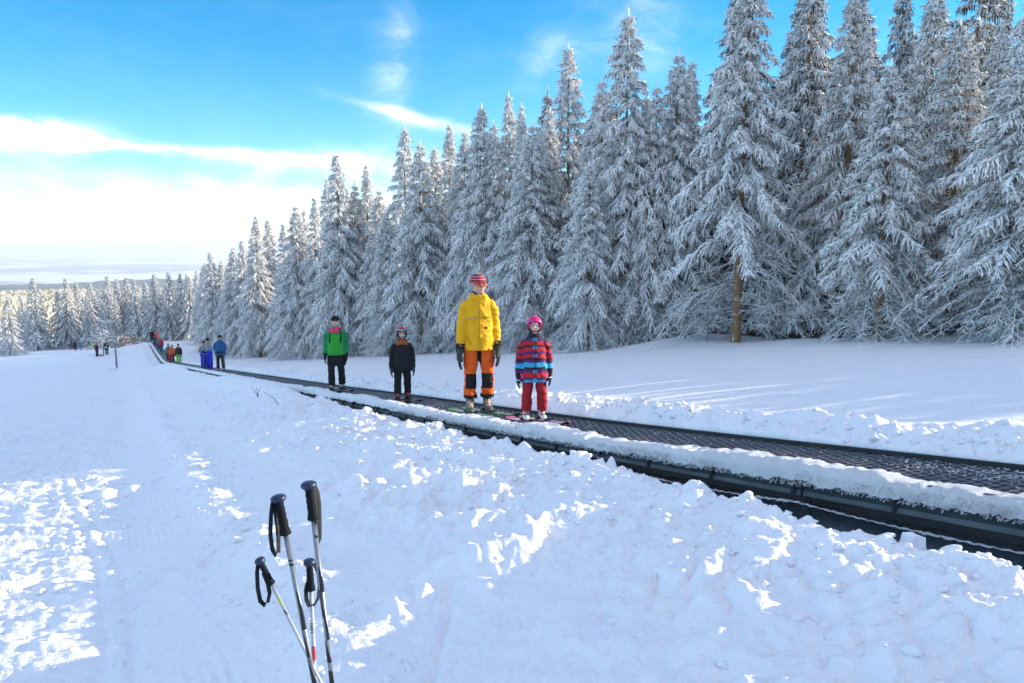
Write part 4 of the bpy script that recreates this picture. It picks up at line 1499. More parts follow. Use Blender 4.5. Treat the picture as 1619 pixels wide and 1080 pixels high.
        # padding round the face and chin strap
        rim = [hp(hw * 1.14 * math.sin(a_), -.30 * hd + .12 * hd * abs(math.sin(a_)), .035 * hd - .36 * hd * math.cos(a_) * (1 if math.cos(a_) > 0 else .62)) for a_ in np.linspace(0, 2 * math.pi, 29)]
        MB().tube(rim, hd * .075, 8, cap=False).build('padding', g('pad', BLACKC), hat)
        if g('goggles'):
            gp = [hp(hw * 1.28 * math.sin(a_), -(hdp * 1.17) * math.cos(a_) + .02 * hd, .335 * hd - .05 * hd * math.sin(a_) ** 2) for a_ in np.linspace(-1.15, 1.15, 13)]
            gl = MB().tube(gp, [(.045 * hd, .10 * hd)] + [(.05 * hd, .125 * hd)] * 11 + [(.045 * hd, .10 * hd)], 8).build('goggles', PLAST, hat)
            gp2 = [hp(hw * 1.33 * math.sin(a_), -(hdp * 1.24) * math.cos(a_) + .02 * hd, .335 * hd) for a_ in np.linspace(-.85, .85, 11)]
            MB().tube(gp2, (.02 * hd, .085 * hd), 8).build('lens', g('goggles'), gl)
    if g('sunglasses'):
        sp = [hp(hw * 1.10 * math.sin(a_), -(hdp * .98) * math.cos(a_) - .02 * hd, .05 * hd) for a_ in np.linspace(-1.35, 1.35, 15)]
        fr_ = MB().tube(sp, (.014 * hd, .020 * hd), 6).build('sunglasses', PLAST, body)
        for s in (-1, 1):
            sp = [hp(hw * 1.12 * math.sin(a_), -(hdp * 1.02) * math.cos(a_) - .02 * hd, .02 * hd) for a_ in np.linspace(s * .12, s * .85, 7)]
            MB().tube(sp, [(.014 * hd, .045 * hd)] + [(.018 * hd, .075 * hd)] * 5 + [(.012 * hd, .04 * hd)], 8).build('lens', g('sunglasses'), fr_)
    if g('scarf'):
        m = MB()
        for zz, rr_s in ((neck_z - .042 * H, .064), (neck_z - .024 * H, .058), (neck_z - .062 * H, .070)):
            m.tube([(rr_s * H * math.cos(a_), lean - .012 * H + rr_s * H * .92 * math.sin(a_), zz + .006 * H * math.sin(3 * a_)) for a_ in np.linspace(0, 2 * math.pi, 22)], .020 * H, 8, cap=False)
        m.fuse('scarf', g('scarf'), body, vx, 1, (lambda c: int((c.x * 61 + c.z * 47) * 1.3 + 50) % len(g('scarf'))) if len(g('scarf')) > 1 else None)
    return body, dict(H=H, hp=hp, hd=hd, jacket=jacket, trousers=trousers, sh_z=sh_z, hip_z=hip_z, lean=lean, sw=sw, hand=hand, foot=foot, hem=hem, neck_z=neck_z)


WOODHAIR = mat('brown_hair', (0.09, 0.055, 0.03), 0.7)
TILT = -math.atan(0.123)


def ski(label, t, s, off, L, wid, top, edge, turn=0.0):
    """A carved ski under a boot, its tip towards -U; t, s on the conveyor."""
    V, Fc = [], []
    n = 26
    for i in range(n):
        u = i / (n - 1)
        yy = L * (.44 - u)
        w = wid * (.5 + .16 * (2 * u - 1) ** 2 + .05 * u)
        if u > .93:
            w *= max(.15, math.cos((u - .93) / .07 * 1.45))
        zz = .065 * max(0, (u - .86) / .14) ** 2 * L * .42 + .02 * max(0, (.04 - u) / .04) ** 2
        for sx, h in ((-1, 0), (1, 0), (1, .011), (-1, .011)):
            V.append((sx * w, yy, zz + h))
    Fc = [(0, 1, 2, 3), tuple(4 * (n - 1) + q for q in (3, 2, 1, 0))]
    mi = [1, 1]
    for i in range(n - 1):
        for q in range(4):
            q2 = (q + 1) % 4
            Fc.append((4 * i + q, 4 * i + q2, 4 * i + 4 + q2, 4 * i + 4 + q))
            mi.append(2 if q == 0 else 0 if q == 2 and not (i % 9 in (0, 1)) else 1)
    m = MB()
    m.v, m.f, m.m = V, Fc, mi
    o = m.build('ski', [top, edge, PLAST], smooth=False)
    x, y = xy(t, s)
    o.location = (x, y, float(belt_z(t)) + .004)
    o.rotation_euler = (TILT, 0, BELT_ANG + turn)
    tag(o, label, 'ski')
    for yy, h in ((-.19, .028), (.13, .04)):
        MB().box((0, yy * off, .011 + h / 2), (wid * .78, .07, h), taper=.8).build('binding', PLAST, o, bevel=.005)
    return o


def ride(px, s, lo, hi):
    """Distance along the conveyor at which offset s shows in photo column px."""
    tq = np.linspace(lo, hi, 4000)
    X, Y = xy(tq, s)
    return float(tq[int(np.argmin(np.abs(X / Y * F_PX + CX - px)))])


def rider(label, px, s, lo, hi, H, rz, spec, skis=None, group=None, lift=.03, near=True):
    t = ride(px, s, lo, hi)
    x, y = xy(t, s)
    z = float(belt_z(t)) + lift
    b, info = person(label, x, y, z, rz, H, spec, group, near)
    if skis:
        for sd in (-1, 1):
            f = info['foot'][sd]
            c_, s_ = math.cos(rz), math.sin(rz)
            wx, wy = x + f[0] * c_ - f[1] * s_, y + f[0] * s_ + f[1] * c_
            # heel under the boot middle
            wx += .06 * H / 1.75 * math.sin(rz)
            wy -= .06 * H / 1.75 * math.cos(rz)
            tt, ss = ts(wx, wy)
            ski(skis[0] % ('left' if sd > 0 else 'right'), tt, ss, H / 1.75, skis[1], skis[2], skis[3], skis[4], (sd * .03))
    return b, info


def mm(name, col, rough=.4):
    return cloth(name, col, rough, var=.15, bump=0)


# ---- man in yellow
YEL = cloth('yellow_fabric', (0.90, 0.43, 0.006), .75)
NAVY = cloth('navy_lining', (0.05, 0.05, 0.10))
ORG = cloth('orange_fabric', (0.86, 0.115, 0.010), .8)


def man_trousers(c):
    h = c.z / 1.90
    if h < .125:
        return 1
    if .175 < h < .288 and c.y < -.012 and abs(abs(c.x) - .115) < .078:
        return 1
    if h > .30 and abs(c.x) < .030 and c.y < .02:
        return 1
    return 0


man, mi_ = rider('man in a yellow jacket, orange trousers and striped beanie riding the conveyor on skis', 756, 0.0, 8, 13, 1.90, 0.16, dict(
    turn=.45, stance=.066, stride=.012, glove_scale=1.32, jacket_mats=[YEL, NAVY], jacket_colour=lambda c, H: 1 if c.z > .868 * H else 0, collar=.022, trouser_mats=[ORG, BLACKC], trouser_colour=man_trousers, cuff=.105,
    glove_mats=[DARKG, BLACKC], glove_colour=lambda c: 1 if c.y > .015 or c.z > .03 else 0, boot_mats=[cloth('grey_green_shell', (0.10, 0.115, 0.09), .5)], buckles=mat('steel_buckle', (.22, .23, .23), .4, .6),
    hat='beanie', hat_mats=[cloth('red_wool', (0.55, 0.03, 0.05)), cloth('dark_wool', (0.10, 0.02, 0.04)), cloth('pink_wool', (0.60, 0.26, 0.30))], sunglasses=mat('red_lens', (0.75, 0.06, 0.01), .12),
    bulk=.94, broad=.97), ('%s ski with green edges under the man in yellow', 1.68, .105, mm('grey_ski_top', (0.30, 0.31, 0.30)), mm('green_ski_edge', (0.10, 0.26, 0.06))))
JK = mi_['jacket']
H_ = 1.90


def front_y(obj, x_, z_):
    """Front surface of a garment at (x, z)."""
    ok, loc, _, _ = obj.ray_cast(Vector((x_, -1, z_)), Vector((0, 1, 0)))
    return loc.y if ok else -.14


def seam(obj, name, pts, r, m, parent=None):
    MB().tube([(a_, front_y(obj, a_, c_) - r * .4, c_) for a_, c_ in pts], r, 6).build(name, m, parent or obj)


DYEL = cloth('yellow_seam', (0.50, 0.27, 0.008))
seam(JK, 'zip', [(.004, q) for q in np.linspace(.89, 1.58, 18)], .008, DYEL)
seam(JK, 'pocket_flap', [(q, 1.32 + .03 * (q - .06)) for q in np.linspace(.045, .17, 8)], .012, DYEL)
seam(JK, 'pocket_zip', [(q, 1.30 + .18 * (q + .18)) for q in np.linspace(-.18, -.03, 8)], .006, cloth('grey_zip', (.35, .30, .2)))
seam(JK, 'pocket_zip', [(-.165 + .01 * i, .1 + .95 - .02 * i) for i in range(6)], .008, DYEL)
MB().box((.095, front_y(JK, .095, 1.18) - .003, 1.18), (.030, .008, .030)).build('emblem', BLACKC, JK)
m = MB()
m.tube([(.098 * math.cos(a_), -.012 + .088 * math.sin(a_), 1.598 + .022 * math.sin(a_)) for a_ in np.linspace(-1.1, math.pi + 1.1, 21)], [.016] + [.036] * 19 + [.016], 10)
m.build('hood', YEL, JK)
MB().tube([(.066 * math.cos(a_), -.018 + .066 * math.sin(a_), 1.650 + .012 * math.sin(a_)) for a_ in np.linspace(-1.3, math.pi + 1.3, 21)], [.010] + [.020] * 19 + [.010], 8).build('collar', NAVY, JK)
for sx in (-1, 1):
    MB().tube([(sx * .055, -.125, 1.60), (sx * .058, -.135, 1.53), (sx * .052, -.14, 1.47)], .004, 5).build('drawstring', DYEL, JK)

# ---- child in the striped jacket
SR, SPU, SCY, SBK, SPK = (cloth('red_stripe', (0.55, 0.02, 0.03)), cloth('purple_stripe', (0.10, 0.022, 0.13)), cloth('cyan_stripe', (0.04, 0.36, 0.58)), cloth('dark_stripe', (0.03, 0.02, 0.03)),
                          cloth('pink_stripe', (0.62, 0.04, 0.13)))
BANDS = [(.40, 2), (.43, 1), (.475, 0), (.50, 1), (.525, 3), (.568, 2), (.595, 1), (.615, 3), (.65, 0), (.675, 1), (.715, 0), (.74, 3), (.775, 0), (.80, 1), (.90, 3)]


def stripes(c, H):
    h = c.z / H + (.018 if abs(c.x) > .13 else 0)
    if abs(c.x) < .024 and c.y < 0 and int(h / .026) % 3 == 0:
        return 2
    for top, k_ in BANDS:
        if h < top:
            return 4 if k_ == 0 and abs(c.x) > .14 and h < .55 else k_
    return 3


CRED = cloth('crimson_fabric', (0.36, 0.012, 0.022))
PINKH = mat('pink_shell', (0.75, 0.02, 0.20), .3)
kid, ki_ = rider('child in a pink helmet, striped red and blue jacket and crimson trousers on white boots', 845, 0.0, 6.5, 11, 1.235, 0.06, dict(
    child=True, stance=.078, jacket_mats=[SR, SPU, SCY, SBK, SPK], jacket_colour=stripes, hem=.375, flare=1.14, collar=.03, trouser_mats=[CRED], cuff=.09, leg_fat=1.12, bulk=1.05,
    glove_mats=[BLACKC, cloth('white_patch', (.6, .6, .6))], glove_colour=lambda c: 1 if -.055 < c.z < -.045 else 0, boot_mats=[mat('white_shell', (.72, .68, .66), .4)], boot=1.12,
    buckles=mat('red_buckle', (.35, .05, .04), .4), hat='helmet', hat_mats=[PINKH]),
    ('%s pink and white ski under the child in the pink helmet', 1.08, .095, mm('white_ski_top', (0.62, 0.52, 0.55)), mm('pink_ski_edge', (0.55, 0.12, 0.25))))
JK = ki_['jacket']
seam(JK, 'zip', [(.0, q) for q in np.linspace(.54, 1.02, 14)], .004, BLACKC)

# ---- child in black with the red helmet
REDH, WHTH = mat('red_shell', (0.62, 0.02, 0.02), .3), mat('white_shell_paint', (.75, .75, .74), .35)
kb, kbi = rider('child all in black with a red and white helmet and goggles riding the conveyor', 634, 0.0, 11, 16, 1.27, 0.20, dict(
    child=True, stance=.07, stride=.012, jacket_mats=[BLACKC], hem=.39, flare=1.1, trouser_mats=[BLACKC], cuff=.075, leg_fat=1.08, bulk=1.02, glove_mats=[DARKG, BLACKC], glove_colour=lambda c: 1 if c.z > 0 else 0,
    boot_mats=[BLACKC], buckles=mat('red_buckle_strap', (.55, .05, .04), .4), hat='helmet', hat_mats=[REDH, WHTH, BLACKC], hat_colour=lambda c, hd: 1 if (abs(c.x) / hd > .17 + .0 and c.z / hd > .2 and int((c.z / hd) * 9) % 3 == 0) else (2 if c.z < .1 * hd else 0),
    goggles=mat('pale_lens', (.40, .44, .48), .15), scarf=[cloth('red_scarf', (.45, .03, .02)), cloth('dark_scarf', (.05, .03, .02)), cloth('ochre_scarf', (.45, .2, .04))]),
    ('%s red tipped ski under the child in black', 1.1, .09, mm('red_ski_top', (0.50, 0.10, 0.08)), mm('dark_ski_edge', (0.10, 0.09, 0.09))))

# ---- woman in green
GRN, GRN2 = cloth('green_fabric', (0.03, 0.36, 0.03), .65), cloth('teal_green_sleeve', (0.01, 0.23, 0.09), .65)
wo_, wi = rider('woman in a green jacket with a pink scarf, black hat and rucksack riding the conveyor', 529, 0.0, 15, 23, 1.70, 0.10, dict(
    turn=.05, stance=.066, stride=.035, fair=True, jacket_mats=[GRN, GRN2], jacket_colour=lambda c, H: 1 if abs(c.x) > .175 else 0, hem=.475, trouser_mats=[BLACKC], cuff=.07, bulk=1.12, leg_fat=1.0, glove_mats=[BLACKC],
    boot_mats=[cloth('black_boot', (.02, .02, .022), .4)], buckles=mat('pale_buckle', (.22, .22, .22), .4), hat='beanie', hat_mats=[BLACKC], scarf=[cloth('pink_scarf', (.70, .06, .17))]),
    ('%s dark ski under the woman in green', 1.5, .1, mm('black_ski_top', (0.05, 0.05, 0.055)), mm('pale_ski_edge', (0.35, 0.33, 0.32))))
m = MB()
m.rings([(0, 0, .56, .215, .15), (0, 0, .72, .21, .15), (0, 0, .88, .195, .145)], 20)
m.fuse('coat_tail', BLACKC, wo_, .014, 1)
JK = wi['jacket']
for sx in (-1, 1):
    zz = np.linspace(1.10, 1.42, 10)
    MB().tube([(sx * (.125 - .02 * (q - 1.1)), front_y(JK, sx * .12, q) - .004, q) for q in zz], (.020, .008), 6, up=(0, 1, 0)).build('rucksack_strap', BLACKC, wo_)
MB().rings([(0, .17, .98, .12, .06), (0, .19, 1.05, .14, .09), (0, .19, 1.30, .14, .09), (0, .17, 1.42, .10, .06)], 14).build('rucksack', BLACKC, wo_)

# ---- man in blue far down the conveyor and the two sled carriers
BLU = cloth('blue_fabric', (0.02, 0.10, 0.27), .7)
GREYC = cloth('grey_green_fabric', (0.24, 0.27, 0.25))
bm, bmi = rider('man in a blue jacket with hands folded, standing on the conveyor behind the sled carriers', 344, 0.0, 36, 50, 1.80, 0.12, dict(
    stance=.075, jacket_mats=[BLU], hem=.44, bulk=1.2, trouser_mats=[BLACKC, cloth('tan_stripe', (.25, .17, .11))], trouser_colour=lambda c: 1 if abs(abs(c.x) - .175) < .018 and c.y < .03 else 0,
    glove_mats=[BLACKC], boot_mats=[cloth('grey_boot', (.25, .25, .24))], hat='beanie', hat_mats=[BLACKC], hand_l=(.075, -.20, .94), hand_r=(-.075, -.20, .94), elbow=lambda s: (s, .35, -.2),
    glove_dir=lambda s: (-s, -.15, -.15)), None, near=True)


def far_person(label, px, s, lo, hi, H, jc, tc2, hat=None, rz=0.1, group=None, lift=.03, at_xy=None, **kw):
    spec = dict(jacket_mats=[jc], trouser_mats=[tc2], hat='beanie', hat_mats=[hat or BLACKC], bulk=1.15, leg_fat=1.1)
    spec.update(kw)
    if at_xy is not None:
        return person(label, at_xy[0], at_xy[1], tz(*at_xy), rz, H, spec, group, False)
    return rider(label, px, s, lo, hi, H, rz, spec, None, group, lift, False)


SLEDC = mat('blue_plastic', (0.02, 0.035, 0.62), .35)
DARKB = cloth('dark_blue_fabric', (.02, .03, .09))


def sled(label, t, s, W_, L_, slats):
    x, y = xy(t, s)
    e = empty('sled', (x, y, float(belt_z(t)) + .01), .12)
    tag(e, label, 'sled', 'blue sleds stood on end')
    m = MB()
    n = 14
    for i in range(n):
        u = i / (n - 1)
        w = W_ / 2 * (1 if .08 < u < .85 else .82)
        m.v += [(-w, -.02 * math.sin(u * 3), u * L_), (-w * .8, .03 - .04 * max(0, u - .8) * 8, u * L_), (w * .8, .03 - .04 * max(0, u - .8) * 8, u * L_), (w, -.02 * math.sin(u * 3), u * L_)]
    for i in range(n - 1):
        for q in range(3):
            m.f.append((4 * i + q, 4 * i + q + 1, 4 * i + 5 + q, 4 * i + 4 + q))
            m.m.append(0)
    m.build('shell', SLEDC, e, solid=.018, smooth=False)
    for sx in (-1, 1):
        MB().tube([(sx * W_ * .30, -.015, .06), (sx * W_ * .30, -.02, L_ * .5), (sx * W_ * .28, -.045, L_ * .92)], .018, 6).build('runner', SLEDC, e)
    for i in range(slats):
        q = .12 + i * (L_ - .3) / max(1, slats - 1)
        MB().box((W_ * .18, -.005, q), (W_ * .35, .02, .05)).build('slat', mat('pale_slat', (.55, .57, .7), .5) if i == 0 else bpy.data.materials['pale_slat'], e, smooth=False)
    return e


s1, _ = far_person('rider in a grey jacket and orange scarf holding the narrower blue sled', 318, -.08, 40, 62, 1.62, GREYC, DARKB, rz=.35, scarf=[cloth('orange_scarf', (.75, .12, .03))],
                   hand_l=(.12, -.24, .98), hand_r=(-.08, -.24, .90), elbow=lambda s: (s, .3, -.2))
s2, _ = far_person('rider in a grey jacket and black bobble hat looking away behind the broader blue sled', 325, .10, 40, 60, 1.72, GREYC, DARKB, rz=-.4, turn=.6,
                   hand_l=(.14, -.24, 1.0), hand_r=(-.14, -.24, 1.0), elbow=lambda s: (s, .3, -.2))
MB().ball((0, 0, 1.76), .055, 8, 6).build('bobble', BLACKC, s2)


def s_at(px, t):
    k_ = (px - CX) / F_PX
    return (k_ * (1.98 + .8959 * t) - 4.0 + .4443 * t) / (.8959 - .4443 * k_)


t_ = ride(318, -.08, 40, 62)
sled('narrow blue sled with a ladder of pale slats stood on end on the conveyor', t_ - .75, s_at(315.8, t_ - .75), .21, 1.05, 6)
t_ = ride(325, .10, 40, 60)
sled('broad blue sled stood on end beside the man in the blue jacket', t_ - .75, s_at(326.8, t_ - .75), .32, 1.08, 0)

RIDERS = 'riders far down the conveyor'
RED, OLIVE, LIME, DRK = cloth('red_jacket', (.50, .02, .025)), cloth('olive_jacket', (.13, .14, .10)), cloth('lime_trousers', (.30, .55, .03)), cloth('dark_jacket', (.02, .022, .028))
ORJ = cloth('orange_jacket', (.80, .11, .015))
JEAN = cloth('blue_trousers', (.03, .06, .18))
far_person('far rider in lime green trousers and a dark hooded jacket leaning on a pole', 277.5, .10, 66, 90, 1.74, DRK, LIME, group=RIDERS, scarf=[RED])
far_person('far rider in a bright orange jacket between the lime trousers and the dark hat', 267.5, .0, 72, 95, 1.70, ORJ, BLACKC, group=RIDERS)
far_person('far rider in an olive jacket and dark hat at the left of the orange jacket', 261.5, -.1, 78, 100, 1.80, OLIVE, DRK, group=RIDERS)
far_person('small child in red crouched low before the rider in orange', 263.5, -.25, 72, 92, 1.05, RED, RED, group=RIDERS, hat=RED, child=True)
far_person('far rider in a red jacket and dark blue trousers behind the olive jacket', 250.5, .05, 95, 112, 1.70, RED, JEAN, group=RIDERS)
far_person('far rider in a grey jacket and blue trousers left of the red jacket', 245.5, -.1, 100, 118, 1.55, OLIVE, JEAN, group=RIDERS)
far_person('smallest far rider in dark blue clothes in front of the two topmost riders', 240.5, -.2, 108, 124, 1.35, DARKB, JEAN, group=RIDERS)
far_person('far rider in a red jacket second from the end of the conveyor', 243, .15, 112, 132, 1.75, RED, DRK, group=RIDERS)
far_person('farthest rider dressed in black at the end of the conveyor', 236.5, .05, 122, 144, 1.85, BLACKC, BLACKC, group=RIDERS)


def stick(name, label, cat, P, r, m, n=7):
    o = MB().tube(P, r, n).build(name, m)
    return tag(o, label, cat)


x, y = xy(ride(283, .3, 66, 90), .3)
z = float(belt_z(ts(x, y)[0]))
stick('ski_pole', 'thin dark ski pole held out beside the rider in lime trousers', 'ski pole', [(x, y, z), (x - .05, y, z + 1.15)], .012, BLACKC)

PISTE = 'people at the far end of the piste'


def far_at(px, py):
    return ground_at(px, py, 168.0)


far_person('figure in black with a red rucksack walking at the far end of the piste', 0, 0, 0, 0, 1.75, BLACKC, BLACKC, at_xy=far_at(153.5, 564), group=PISTE, rz=2.6)
MBR = [o for o in bpy.data.objects if o.get('label', '').startswith('figure in black with a red rucksack')][0]
MB().box((0, .19, 1.28), (.30, .16, .40)).build('rucksack', RED, MBR, bevel=.03)
far_person('figure in a black and white jacket and purple hat beside the red sled', 0, 0, 0, 0, 1.70, BLACKC, DRK, hat=cloth('purple_wool', (.25, .12, .28)), at_xy=far_at(169.5, 561), group=PISTE,
           jacket_mats=[BLACKC, cloth('white_band', (.7, .7, .68))], jacket_colour=lambda c, H: 1 if .50 < c.z / H < .55 or abs(c.z / H - .66 - c.x * .6) < .025 else 0)
far_person('dark clad skier standing left at the crest of the piste', 0, 0, 0, 0, 1.75, DRK, BLACKC, at_xy=far_at(119.5, 554), group=PISTE)
far_person('figure in blue standing with a pole at the crest of the piste', 0, 0, 0, 0, 1.75, cloth('steel_blue_fabric', (.03, .13, .24)), cloth('steel_blue_trousers', (.03, .11, .22)), at_xy=far_at(128.5, 554), group=PISTE)
far_person('child in bright green walking at the crest of the piste', 0, 0, 0, 0, 1.35, GRN, GRN, at_xy=far_at(145.0, 553), group=PISTE, stride=.1, child=True)


def flat_sled(label, px, py, m, rz):
    x, y = far_at(px, py)
    e = empty('sled', (x, y, tz(x, y)), rz)
    tag(e, label, 'sled')
    for sx in (-1, 1):
        MB().tube([(sx * .18, -.5, .12), (sx * .18, -.42, .03), (sx * .18, .45, .03)], .02, 6).build('runner', m, e)
    for q in (-.3, -.1, .1, .3):
        MB().box((0, q, .16), (.42, .14, .03)).build('slat', m, e, smooth=False)
    for q in (-.3, .3):
        MB().box((0, q, .09), (.36, .03, .12)).build('strut', m, e, smooth=False)


flat_sled('red sled lying beside the walker in black', 159.5, 563, mat('red_plastic', (.55, .06, .05), .4), 1.0)
flat_sled('small purple blue sled lying by the figure in blue', 135, 554, mat('violet_plastic', (.14, .10, .6), .4), 1.4)

# ------------------------------------------------------------------ footbridge, marker post, sapling, stump, dry stalks
WOODL = mat('weathered_plank', (0.34, 0.25, 0.19), .85, var=.35, vscale=9)
bx0, by0 = at(182.5, 549.5, 114)[:2]
bx1, by1 = at(226, 542.5, 118)[:2]
bz0, bz1 = at(182.5, 549.5, 114)[2], at(226, 542.5, 118)[2]
br = empty('footbridge', (bx0, by0, bz0))
tag(br, 'small arched wooden footbridge with post and rail sides beyond the piste', 'footbridge')
bd = np.array([bx1 - bx0, by1 - by0, bz1 - bz0])
side_ = np.array([-bd[1], bd[0], 0]) / np.hypot(bd[0], bd[1]) * 1.0


def arch(u, off, h):
    return tuple(bd * u + side_ * off + np.array([0, 0, .28 * math.sin(math.pi * u) + h]))


for i in range(18):
    u = (i + .5) / 18
    MB().tube([arch(u, 0, 0), arch(u, 1, 0)], (.10, .03), 4).build('plank', WOODL, br, smooth=False)
for off in (0, 1):
    MB().tube([arch(u, off, -.10) for u in np.linspace(0, 1, 12)], (.05, .11), 6).build('beam', M['wood'], br)
    for i in range(5):
        u = .02 + i * .24
        MB().box(np.array(arch(u, off, .42)), (.10, .10, .95)).build('post', WOODL, br, smooth=False)
    MB().tube([arch(u, off, .90) for u in np.linspace(0, 1, 12)], .055, 6).build('handrail', WOODL, br)
    MB().tube([arch(u, off, .50) for u in np.linspace(0, 1, 12)], .04, 6).build('rail', WOODL, br)

px_, py_ = ground_at(184.8, 584)
gz = tz(px_, py_)
top_ = at(180.8, 541, py_)
post = tag(empty('marker_post', (px_, py_, gz)), 'frost covered leaning wooden post standing in the piste', 'post')
MB().tube([(0, 0, -.1), tuple(np.array(top_) * .5 + np.array((px_, py_, gz)) * .5 - np.array((px_, py_, gz)) + (.05, 0, 0)), tuple(top_ - np.array((px_, py_, gz)))], [.10, .09, .065], 9).build('pole', M['bark_frost'], post)
MB().ball((-.35, -.05, .08), (.5, .35, .22), 12, 8).build('snow_heap', M['snow_clod'], post)


def sapling(label, x, y, H, spread, seed, n=34, name='frosted_sapling', cat='sapling'):
    global RNG
    RNG = np.random.default_rng(seed)
    rg = RNG
    e = tag(empty(name, (x, y, tz(x, y) - .03)), label, cat)
    tw, st = Tris(), Tris()
    st.tube(np.array([(0, 0, 0), (.03 * H, 0, H * .35), (-.02 * H, .02, H * .7), (0, 0, H)]), [.016 * H, .012 * H, .007 * H, .003 * H], 7)
    for i in range(n):
        zz = H * rg.uniform(.12, .98)
        a_ = rg.uniform(0, 6.28)
        L = spread * (1 - .6 * zz / H) * rg.uniform(.5, 1.2)
        u = np.linspace(0, 1, 6)
        P = np.stack([np.cos(a_) * L * u, np.sin(a_) * L * u, zz + L * (.5 * u - .45 * u * u)], -1) + rg.normal(0, .03 * L, (6, 3)) * u[:, None]
        tw.tube(P, np.linspace(.006, .003, 6) * H, 4)
        k_ = 22
        q = rg.integers(1, 6, k_)
        d_ = unit(np.array([math.cos(a_), math.sin(a_), 0]) * .7 + rg.normal(0, .6, (k_, 3)))
        tw.spindles(P[q], P[q] + d_ * L * rg.uniform(.12, .38, (k_, 1)), rg.uniform(.003, .006, k_) * H)
    link('trunk', st.mesh('trunk', M['bark_frost']), e)
    o = link('crown', tw.mesh('crown', M['twig'], False), e)
    o['kind'] = 'stuff'
    return e


p = at(163, 548, 100)
sapling('bare frosted sapling spreading white twigs left of the footbridge', p[0], p[1], 4.6, 2.6, 31, 46)
for i, (px, d, h, lab) in enumerate(((1120, 25.5, 1.3, 'small frosted shrub at the foot of the tall brown trunk, left side'), (1225, 24.2, 1.8, 'lacy frosted young tree right of the tall brown trunk'), (1085, 26.5, 1.6, 'low frosted bush at the forest edge left of the brown trunk'),
                                     (1345, 22.5, 2.0, 'frosted bush of thin white twigs before the lacy drooping spruce'), (1440, 21.0, 1.7, 'frosted bush under the right side of the lacy drooping spruce'), (1585, 18.6, 2.6, 'twiggy frosted young tree at the right edge of the photo'), (880, 33.5, 1.8, 'frosted shrub behind the pink helmet'),
                                     (700, 40.5, 1.7, 'frosted shrub left of the man in yellow at the forest edge'), (604, 46.0, 1.7, 'frosted shrub behind the left shoulder of the child in black'), (480, 57, 1.8, 'frosted shrub left of the woman in green'), (955, 31, 1.6, 'frosted shrub between the pink helmet and the snow mound'))):
    sapling(lab, (px - CX) / F_PX * d, d, h, h * .75, 300 + i, 30, 'frosted_shrub', 'shrub')

sx_, sy_ = ground_at(572, 560)
st_ = tag(empty('tree_stump', (sx_, sy_, tz(sx_, sy_))), 'brown sawn stump with frosted twigs at the forest edge left of the red helmet', 'stump')
MB().tube([(0, 0, -.1), (0, 0, .16), (.0, 0, .30)], [.24, .21, .19], 12).build('trunk', M['bark'], st_)
MB().ball((0, 0, .36), (.30, .28, .13), 12, 8).build('snow_cap', M['snow_clod'], st_)
rg = np.random.default_rng(77)
RNG = rg
tw = Tris()
for i in range(14):
    a_ = rg.uniform(0, 6.28)
    L = rg.uniform(.5, 1.5)
    u = np.linspace(0, 1, 5)
    tw.tube(np.stack([np.cos(a_) * L * u, np.sin(a_) * L * u * .6, .15 + L * .55 * u + rg.normal(0, .03, 5)], -1), np.linspace(.022, .008, 5), 4)
link('twig', tw.mesh('twig', M['twig']), st_)['kind'] = 'stuff'

DRY = mat('dry_stalk', (.10, .075, .055), .8)
for j, (px, py, hpx, lean_, lab) in enumerate(((408, 632, 16, -.5, 'pair of thin dry stalks poking out of the snow below the conveyor'), (443, 641, 24, -.9, 'single long dry stalk leaning left before the conveyor'))):
    x, y = ground_at(px, py)
    h = hpx / F_PX * y
    e = tag(empty('dry_stalk', (x, y, tz(x, y) - .02)), lab, 'stalk')
    for q in range(3 if j == 0 else 1):
        MB().tube([(0, 0, 0), (h * lean_ * .5 * (1 - .7 * q), 0, h * .6), (h * lean_ * 1.2 * (1 - .8 * q), 0, h)], [.008, .006, .004], 5).build('stem', DRY, e)

# ------------------------------------------------------------------ ski poles in the foreground
GRIP = mat('grip_rubber', (0.006, 0.007, 0.010), .75, var=.3, vscale=60, bump=.15, bscale=120, spec=.2)
CAPM = mat('grip_cap', (0.012, 0.022, 0.06), .4)
SILV = mat('silver_lacquer', (0.26, 0.27, 0.29), .35, .6)
WHTP = mat('white_lacquer', (0.46, 0.47, 0.48), .4)
BLKP = mat('black_lacquer', (0.012, 0.012, 0.014), .3)
REDP = mat('red_lacquer', (0.55, 0.06, 0.06), .35)
YELP = mat('lime_lacquer', (0.45, 0.55, 0.06), .35)
STRAP = mat('webbing', (0.010, 0.010, 0.011), .8)


